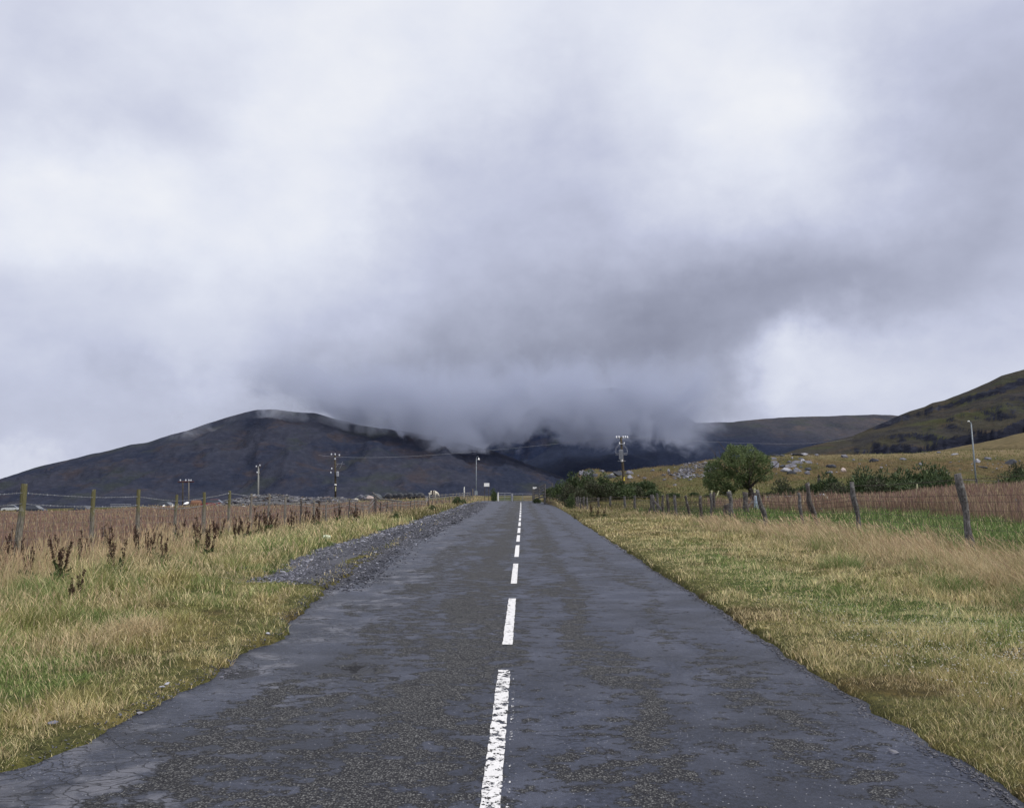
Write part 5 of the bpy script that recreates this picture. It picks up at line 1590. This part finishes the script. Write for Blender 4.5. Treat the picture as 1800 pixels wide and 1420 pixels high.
# scraps of white sheeting
for px, py, w_, lab in [(326, 885, 8, 'white sheet of scrap left of the rusty tank'), (285, 892, 6, 'small white scrap below the dark teal car'), (300, 891, 5, 'small white scrap at the edge of the left field')]:
    D = 112; mb = MB(); c_ = W(px, py, D); c_.z = max(c_.z, gz(c_.x, D) + .1); s_ = w_ * D / FPX
    mb.add([(-s_ / 2, 0, -.08), (s_ / 2, 0, -.02), (s_ / 2, .5, .16), (0, .55, .24), (-s_ / 2, .5, .10), (-s_ / 2, .01, -.11), (s_ / 2, .01, -.05), (s_ / 2, .51, .13), (0, .56, .21), (-s_ / 2, .51, .07)],
           [(0, 1, 2, 3, 4), (9, 8, 7, 6, 5), (0, 5, 6, 1), (1, 6, 7, 2), (2, 7, 8, 3), (3, 8, 9, 4), (4, 9, 5, 0)])
    tag(mb.build('scrap_sheet', m_white, loc=c_), lab, 'scrap', 'white scraps at the far edge of the left field')
# sheep hurdles
D = 118; a_, b_ = W(194, 886, D), W(230, 885, D)
hz = gz(a_.x, D) - .05
r_ = empty('sheep_hurdle', (a_.x, D, hz)); tag(r_, 'grey metal sheep hurdles between the second and third left fence posts', 'hurdle')
mb = MB(); L = b_.x - a_.x
for z_ in (.35, a_.z - hz): mb.tube([(0, 0, z_), (L, 0, z_)], .03, 5)
mb.build('rails', m_galv, r_)
mb = MB()
for k in range(17): mb.tube([(L * k / 16, 0, 0 if k % 4 == 0 else .35), (L * k / 16, 0, a_.z - hz)], .022, 4)
mb.build('uprights', m_galv, r_)

# sheep
m_wool, g = new_mat("wool")
nw = g.noise(g.n('ShaderNodeTexCoord').outputs['Object'], 14.0, 4, .6)
finish(g, g.mix(nw, (.42, .38, .31), (.70, .66, .58)), .95, g.bump(nw, .05, .8))
def sheep(px, ty, D, rz, label, back=.82, graze=True):
    t = W(px, ty, D); b = Vector((t.x, D, gz(t.x, D)))
    hz_ = max(t.z - b.z, .5); sc = hz_ / .82
    sk = [(0, 0, .58), (.34, 0, .60), (-.36, 0, .60), (.52, 0, .66 if not graze else .52), (.64, 0, .80 if not graze else .30), (.78, 0, .76 if not graze else .18),
          (.30, .13, .40), (.30, .13, .18), (.30, .13, 0), (.30, -.13, .40), (.30, -.13, .18), (.30, -.13, 0),
          (-.34, .14, .42), (-.40, .14, .20), (-.36, .14, 0), (-.34, -.14, .42), (-.40, -.14, .20), (-.36, -.14, 0), (-.54, 0, .50)]
    ed = [(0, 1), (0, 2), (1, 3), (3, 4), (4, 5), (1, 6), (6, 7), (7, 8), (1, 9), (9, 10), (10, 11), (2, 12), (12, 13), (13, 14), (2, 15), (15, 16), (16, 17), (2, 18)]
    rad = [.25, .22, .23, .14, .095, .05, .09, .045, .035, .09, .045, .035, .10, .045, .035, .10, .045, .035, .05]
    me = bpy.data.meshes.new('sheep'); me.from_pydata([tuple(c * sc for c in v) for v in sk], ed, [])
    o = bpy.data.objects.new('sheep', me); C.objects.link(o)
    o.modifiers.new('skin', 'SKIN'); 
    for v, rr in zip(me.skin_vertices[0].data, rad): v.radius = (rr * sc, rr * sc)
    me.skin_vertices[0].data[0].use_root = True
    o.modifiers.new('sub', 'SUBSURF').render_levels = 2
    me.materials.append(m_wool)
    o.location = b; o.rotation_euler = (0, 0, rz)
    return tag(o, label, 'sheep', 'cream sheep in the left fields')
sheep(429, 892.5, 92, 3.0, 'cream sheep grazing in the rushes in front of the slate heap')
sheep(626, 876, 121, .1, 'cream sheep grazing left of the two boulders by the bales')
sheep(761, 862.3, 131, .0, 'pale sheep standing behind the dark post on the green bank')
single_post(760.5, 862, 760.5, 122, .14, m_wd, 'dark post on the green bank right of the bales', 'post')
single_post(764, 863, 764, 122, .08, m_wg, 'thinner grey post touching the dark one on the green bank', 'post')
single_post(816, 855.5, 816, 124, .09, m_whw, 'whitish post on the bank left of the street lamp', 'post')
single_post(831, 859, 831, 122, .08, m_wg, 'short grey post at the foot of the street lamp', 'post')
# a rail between bales and bank
mb = MB(); mb.tube([W(748.5, 873, 124), W(760, 872, 122)], .03, 5); mb.tube([W(748.5, 871, 124), W(748.5, 878, 124)], .06, 6); mb.tube([W(756, 879.5, 122), W(764, 880, 122)], .05, 5)
thing_mesh('short_rail', mb, W(748.5, 878, 124), m_galv, 'short pale rail joining the last bale to the dark post', 'rail')

# ------------------------------------------------------------------ gorse
def leaves(centres, radii, per, size, col, up=.35, stretch=2.4, seed=0, var=.35, col2=None):
    r = np.random.default_rng(seed)
    V, Cc = [], []
    for (c_, rd) in zip(centres, radii):
        n = int(per * rd[0] * rd[0])
        d = r.normal(0, 1, (n, 3)); d /= np.linalg.norm(d, axis=1)[:, None]
        rad_ = (.62 + .42 * r.random((n, 1)) ** .6)
        p = np.array(c_) + d * rad_ * np.array(rd)
        o = d + np.array((0, 0, up)) + r.normal(0, .55, (n, 3)); o /= np.linalg.norm(o, axis=1)[:, None]
        s = np.cross(o, r.normal(0, 1, (n, 3))); s /= np.linalg.norm(s, axis=1)[:, None] + 1e-9
        L = size * (.6 + .8 * r.random((n, 1)))
        a = p - s * L * .5 / stretch * 1.2; b = p + s * L * .5 / stretch * 1.2; t = p + o * L; 
        V.append(np.stack([a, b, t + s * L * .06, t - s * L * .06], 1))
        cc = np.array(col) * (1 + (r.random((n, 1)) - .5) * 2 * var)
        if col2 is not None:
            m_ = (r.random(n) < .35 + .35 * (np.sin(c_[0] * 7 + c_[2] * 5)))[:, None]
            cc = np.where(m_, np.array(col2) * (1 + (r.random((n, 1)) - .5) * 2 * var), cc)
        Cc.append(np.repeat(cc[:, None], 4, 1))
    V = np.concatenate(V).reshape(-1, 3); Cc = np.concatenate(Cc).reshape(-1, 3)
    return V, np.arange(len(V)).reshape(-1, 4), Cc
m_gorse = leaf_mat("gorse_foliage", .12, .6, .2)
gorse_protos = []
for s in range(6):
    r = random.Random(100 + s)
    cs_, rs_ = [], []
    for k in range(13):
        a = r.uniform(0, 6.28); q_ = r.uniform(0, .62)
        rr = r.uniform(.20, .36) * (1.1 - .4 * q_)
        cs_.append((math.cos(a) * q_, math.sin(a) * q_, r.uniform(.18, .72) * (1.15 - q_ * .75))); rs_.append((rr, rr, rr * .85))
    cs_.append((0, 0, .35)); rs_.append((.55, .55, .35))
    gorse_protos.append(leaves(cs_, rs_, 1900, .085, (.050, .074, .034), seed=s, col2=(.090, .120, .050), var=.5))
    gorse_protos.append(leaves(cs_, rs_, 1900, .085, (.060, .062, .038), seed=s + 50, col2=(.055, .074, .036), var=.5))
gmesh = {}
def gorse(px, D, wpx, ty, label, brown=False, group='gorse bushes', hmin=.5):
    key = (int(px) % 6) * 2 + (1 if brown else 0)
    if key not in gmesh:
        v, q_, c = gorse_protos[key]
        o = fast_mesh('gorse_bush', v, q_, m_gorse, c); gmesh[key] = o.data
    else:
        o = bpy.data.objects.new('gorse_bush', gmesh[key]); C.objects.link(o)
    t = W(px, ty, D); gz_ = gz(t.x, D)
    w_ = wpx * D / FPX * .74
    H = max(t.z - gz_, hmin) * (1.22 if 960 < px < 1160 else 1.0) 
    if 1400 < px < 1670: w_ *= 1.35; H *= 1.08
    o.location = (t.x, D, gz_ - .05); o.scale = (w_, w_ * .9, H * 1.12); o.rotation_euler = (0, 0, px * 1.7)
    return tag(o, label, 'gorse bush', group)
GB = [(968, 100, 28, 858, 0, 'dark gorse bush nearest the plank fence'), (984, 88, 38, 853, 0, 'rounded dark gorse beside the road edge'), (1001, 76, 40, 860, 1, 'brownish gorse at the roadside end of the thicket'), (1003, 68, 20, 874, 0, 'low dark gorse standing forward at the verge'),
      (1008, 94, 46, 843, 0, 'gorse bush under the tip of the hummock nose'), (1032, 92, 46, 840, 0, 'tallest gorse bush below the hummock nose'), (1038, 82, 50, 853, 1, 'brown gorse above the bunch of thin posts'), (1022, 74, 34, 862, 1, 'small brown gorse behind the bunch of thin posts'),
      (1062, 94, 40, 843, 0, 'gorse bush left of the transformer pole'), (1066, 82, 46, 856, 1, 'wide low gorse in the middle of the thicket'), (1086, 92, 34, 848, 0, 'gorse bush at the foot of the transformer pole'), (1096, 82, 46, 858, 0, 'low gorse in front of the transformer pole'),
      (1112, 92, 36, 849, 0, 'gorse bush just right of the transformer pole'), (1122, 83, 38, 860, 1, 'brownish low gorse right of the transformer pole'), (1136, 92, 36, 846, 0, 'pointed gorse bush at the right end of the thicket'), (1148, 83, 36, 860, 0, 'last low gorse of the thicket before the fence corner'),
      (1184, 84, 26, 864, 0, 'small gorse right of the fence corner'), (1221, 86, 22, 864, 0, 'small dark gorse left of the tree'), (1243, 84, 16, 867, 0, 'tiny gorse under the left edge of the tree crown'),
      (1378, 70, 44, 843, 1, 'brown peaked gorse bush right of the tree trunk'), (1352, 74, 36, 861, 0, 'low gorse between the tree and the peaked bush'),
      (1424, 72, 40, 850, 0, 'green gorse behind the dark leaning stake'), (1452, 70, 44, 840, 0, 'gorse bush behind the lone maroon post'), (1474, 64, 44, 852, 1, 'brownish gorse left of the post with gorse behind it'),
      (1512, 68, 56, 832, 0, 'large dark gorse behind the second big stake'), (1540, 62, 50, 846, 1, 'brown gorse in front of the large thicket'), (1554, 70, 40, 835, 0, 'gorse with a notch in its top in the large thicket'),
      (1588, 70, 56, 831, 0, 'broad gorse in the middle of the large thicket'), (1600, 61, 60, 848, 0, 'low spreading gorse in front of the large thicket'), (1624, 70, 56, 822, 0, 'tallest gorse of the large right-hand thicket'),
      (1652, 67, 40, 826, 0, 'gorse touching the top of the biggest stake'), (1644, 60, 44, 846, 0, 'low gorse left of the biggest stake'), (1792, 72, 36, 815, 1, 'dark gorse at the right picture edge above the rushes'), (1768, 66, 56, 833, 0, 'low green gorse near the right picture edge'), (1815, 66, 60, 826, 0, 'green gorse cut by the right picture edge'),
      (803, 86, 20, 874, 0, 'dark gorse bush growing through the far left fence'), (814, 90, 16, 877, 0, 'smaller gorse right of the bush in the left fence'), (761, 63, 15, 888, 0, 'small gorse tuft on the left verge halfway to the gate'), (697, 46, 17, 903, 0, 'small gorse tuft nearest the thick strainer post'),
      (868, 121, 13, 859, 0, 'dark bush between the notice board and the road gates'), (325, 66, 30, 892, 0, 'low green bush in the rushes below the two-legged pole'), (345, 68, 22, 891, 0, 'low green bush right of the first one in the rushes'), (944, 103, 14, 874, 0, 'bush at the foot of the plank fence')]
for (px, D, w_, ty, br, lab) in GB:
    gorse(px, D, w_, ty, lab, bool(br), hmin=.35)

# ------------------------------------------------------------------ the tree
D = 74.0
bx = W(1321, 880, D).x; b = Vector((bx, D, gz(bx, D) - .1))
tr = empty('willow_tree', b); tag(tr, 'small round-crowned green tree standing alone behind the right fence', 'tree')
q = lambda x, y, d=0.0: pxl(x, y, D + d, b)
random.seed(5)
mb = MB()
trunk = [(0, 0, 0), q(1320, 862), q(1317, 858)]
mb.tube(trunk, [.30, .22, .20], 9)
ends = []
def limb(p, d, L, r_, depth):
    pts = [p]; rad = [r_]
    cur, dr = Vector(p), Vector(d).normalized()
    for k in range(4):
        dr = (dr + Vector((random.uniform(-.22, .22), random.uniform(-.22, .22), random.uniform(-.05, .16)))).normalized()
        cur = cur + dr * L / 4; pts.append(cur.copy()); rad.append(r_ * (1 - .17 * (k + 1)))
    mb.tube(pts, rad, 6)
    ends.append(cur.copy())
    if depth > 0:
        for j in range(3):
            a = pts[random.choice((2, 3, 4))]
            nd = (dr + Vector((random.uniform(-.9, .9), random.uniform(-.9, .9), random.uniform(-.2, .6)))).normalized()
            limb(a, nd, L * .62, rad[3] * .75, depth - 1)
base_ = Vector(q(1317, 858))
for d_, L_, r_ in [((-.95, .1, .45), 2.6, .15), ((-.55, -.3, .9), 2.6, .14), ((.05, .3, 1), 2.4, .13), ((.75, -.1, .62), 2.0, .13), ((-.8, .6, .55), 2.3, .10), ((.45, .6, .8), 1.9, .09), ((-.3, -.7, .8), 2.0, .10)]:
    limb(base_, d_, L_, r_, 2)
mb.build('trunk', m_wd, tr, smooth=True)
# crown outline: lobes of foliage with gaps between
lob = [(1262, 845, 22), (1255, 828, 18), (1250, 842, 14), (1275, 820, 22), (1290, 805, 20), (1303, 800, 18), (1318, 797, 15), (1330, 812, 18), (1342, 818, 16), (1346, 835, 13), (1300, 825, 26), (1285, 845, 22), (1268, 858, 14), (1280, 862, 12), (1318, 830, 18), (1305, 848, 14), (1332, 838, 13), (1247, 822, 9), (1283, 793, 9), (1305, 789, 8), (1332, 799, 9), (1256, 862, 10), (1294, 792, 8), (1244, 850, 9), (1340, 806, 8)]
cs_, rs_ = [], []
for (x, y, r_) in lob:
    rr = r_ * D / FPX * .97
    cs_.append(tuple(q(x, y, random.uniform(-1, 1) * (1.3 if r_ > 12 else .6)))); rs_.append((rr, rr * 1.1, rr * .82))
for _ in range(46):
    c0 = random.choice(lob); a_ = random.uniform(0, 6.28); rr = random.uniform(3.0, 6.0)
    x, y = c0[0] + math.cos(a_) * c0[2] * .92, c0[1] - abs(math.sin(a_)) * c0[2] * .85
    if 1236 < x < 1362 and 782 < y < 868:
        cs_.append(tuple(q(x, y, random.uniform(-1.5, 1.5)))); rs_.append((rr * D / FPX, rr * D / FPX, rr * D / FPX * .8))
V, Q, Cc = leaves(cs_, rs_, 1350, .12, (.090, .125, .052), up=.1, stretch=2.2, seed=9, var=.5, col2=(.145, .185, .078))
m_tree = leaf_mat("tree_leaves", .42, .5, .3)
cr = fast_mesh('crown', V, Q, m_tree, Cc); cr.parent = tr
print('tree faces', len(Q))

# ------------------------------------------------------------------ dead docks and thistles along the left fence
m_dock, g = new_mat("dock_seed"); finish(g, g.n('ShaderNodeAttribute', attribute_name='Col').outputs['Color'], .9, spec=.1)
dprot = []
for s in range(5):
    r = random.Random(300 + s)
    st = MB(); seeds = []
    nst = r.randint(2, 5)
    for k in range(nst):
        a = r.uniform(0, 6.28); ln = r.uniform(.02, .16); H = r.uniform(.55, .95)
        p0 = Vector((math.cos(a) * .04, math.sin(a) * .04, 0)); p1 = p0 + Vector((math.cos(a) * ln * .4, math.sin(a) * ln * .4, H * .5)); p2 = p0 + Vector((math.cos(a) * ln, math.sin(a) * ln, H))
        st.tube([p0, p1, p2], [.006, .005, .003], 4)
        for j in range(r.randint(3, 6)):
            f = r.uniform(.4, .9); q0 = p0.lerp(p2, f); aa = r.uniform(0, 6.28); ll = r.uniform(.05, .14)
            q1 = q0 + Vector((math.cos(aa) * ll * .5, math.sin(aa) * ll * .5, ll)); st.tube([q0, q1], .003, 3)
            for m_ in range(10): seeds.append(q0.lerp(q1, r.uniform(.2, 1))) if m_ < 5 else None
        for m_ in range(16): seeds.append(p0.lerp(p2, r.uniform(.42, 1.0)))
    c_ = [tuple(x) for x in seeds]
    v, qq, cc = leaves(c_, [(.016, .016, .03)] * len(c_), 24000, .020, (.055, .034, .028), stretch=1.4, seed=s, var=.6, col2=(.095, .062, .045))
    lv = leaves([(r.uniform(-.1, .1), r.uniform(-.1, .1), r.uniform(.05, .3)) for _ in range(5)], [(.10, .10, .06)] * 5, 900, .12, (.055, .075, .028), stretch=2.0, seed=s + 9)
    dprot.append((st, (v, qq, cc), lv))
dobj = {}
def dock(x, y, s, label, group='dead dock plants along the left fence', sc=1.0):
    if s not in dobj:
        st, sd_, lv = dprot[s]
        r_ = empty('dock_plant')
        a = st.build('stem', m_dock, r_)
        at = a.data.color_attributes.new('Col', 'FLOAT_COLOR', 'POINT')
        for d_ in at.data: d_.color = (.06, .035, .025, 1)
        b_ = fast_mesh('seed_heads', *sd_[:2], m_dock, sd_[2]); b_.parent = r_  # the dock's dry seed heads, loose brown clusters along the stems
        c_ = fast_mesh('leaves', *lv[:2], m_blade, lv[2]); c_.parent = r_
        dobj[s] = r_
    else:
        src = dobj[s]; r_ = src.copy(); C.objects.link(r_)
        for ch in src.children:
            c_ = ch.copy(); C.objects.link(c_); c_.parent = r_
    r_.location = (x, y, gz(x, y) - .02); r_.rotation_euler = (0, 0, random.uniform(0, 6)); r_.scale = (sc, sc, sc)
    return tag(r_, label, 'dock plant', group)
DK = [(45, 1045, .62, 'dead dark dock just right of the nearest left fence post'), (104, 1050, .85, 'tallest dead dark dock between the first and second left fence posts'), (130, 1085, .6, 'dead dock below the tallest one in the left verge'), (185, 1030, .6, 'dead dock under the second left fence post'), (206, 1038, .9, 'dead dark dock between the second and third left fence posts'),
      (240, 985, .8, 'dead dock at the foot of the third left fence post'), (258, 990, .8, 'dead dock just right of the third left fence post'), (288, 995, .75, 'greenish dock between the third and fourth left fence posts'), (316, 960, .9, 'reddish dock right of the fourth left fence post'), (350, 975, .9, 'dead dock left of the fifth fence post'),
      (366, 990, .9, 'dead dock right of the fifth left fence post'), (382, 960, .9, 'dead dock between the fifth and sixth left fence posts'), (417, 958, .95, 'dead dock right of the sixth left fence post'), (432, 955, 1.0, 'dark dock left of the seventh left fence post'), (449, 948, 1.0, 'tall dark dock right of the seventh left fence post'),
      (468, 945, .9, 'dead dock left of the eighth left fence post'), (480, 942, 1.0, 'tall dark dock right of the eighth left fence post'), (512, 938, 1.0, 'bushy dark dock right of the ninth left fence post'), (536, 930, 1.1, 'tallest reddish dock right of the tenth left fence post'), (562, 932, 1.1, 'tall reddish dock right of the eleventh left fence post'),
      (594, 925, 1.0, 'dead dock beside the thirteenth left fence post'), (626, 922, .9, 'greenish dock left of the thick strainer post'), (30, 1010, .7, 'dead dock left of the nearest left fence post'), (5, 1030, .8, 'dead dock cut by the left picture edge'), (150, 1000, .8, 'dead dock left of the second left fence post')]
for i, (px, by, sc, lab) in enumerate(DK):
    D = yg(by); x, y, z = px_dir(px, by)
    dock(x / y * D, D, i % 5, lab, sc=sc * 1.05)
for px, by, sc, lab in [(1040, 912, .8, 'rusty dock clump on the right verge below the thin posts'), (1050, 916, .6, 'rusty dock beside the clump on the right verge'), (1062, 914, .7, 'leaning rusty dock right of the clump on the right verge'), (1011, 912, .5, 'small rusty dock near the right road edge')]:
    D = yg(by); x, y, z = px_dir(px, by)
    dock(x / y * D, D, int(px) % 5, lab, group='rusty docks on the right verge', sc=sc)

random.seed(99)
for k in range(46):
    Y_ = 13 + 45 * random.random() ** 1.4
    X_ = float(fence_l(np.array([Y_]))[0]) + random.uniform(-1.6, 1.7)
    dock(X_, Y_, random.randrange(5), 'small dead dock plant lost among the tall grass by the left fence', group='small dead docks in the tall grass', sc=random.uniform(.45, .8))
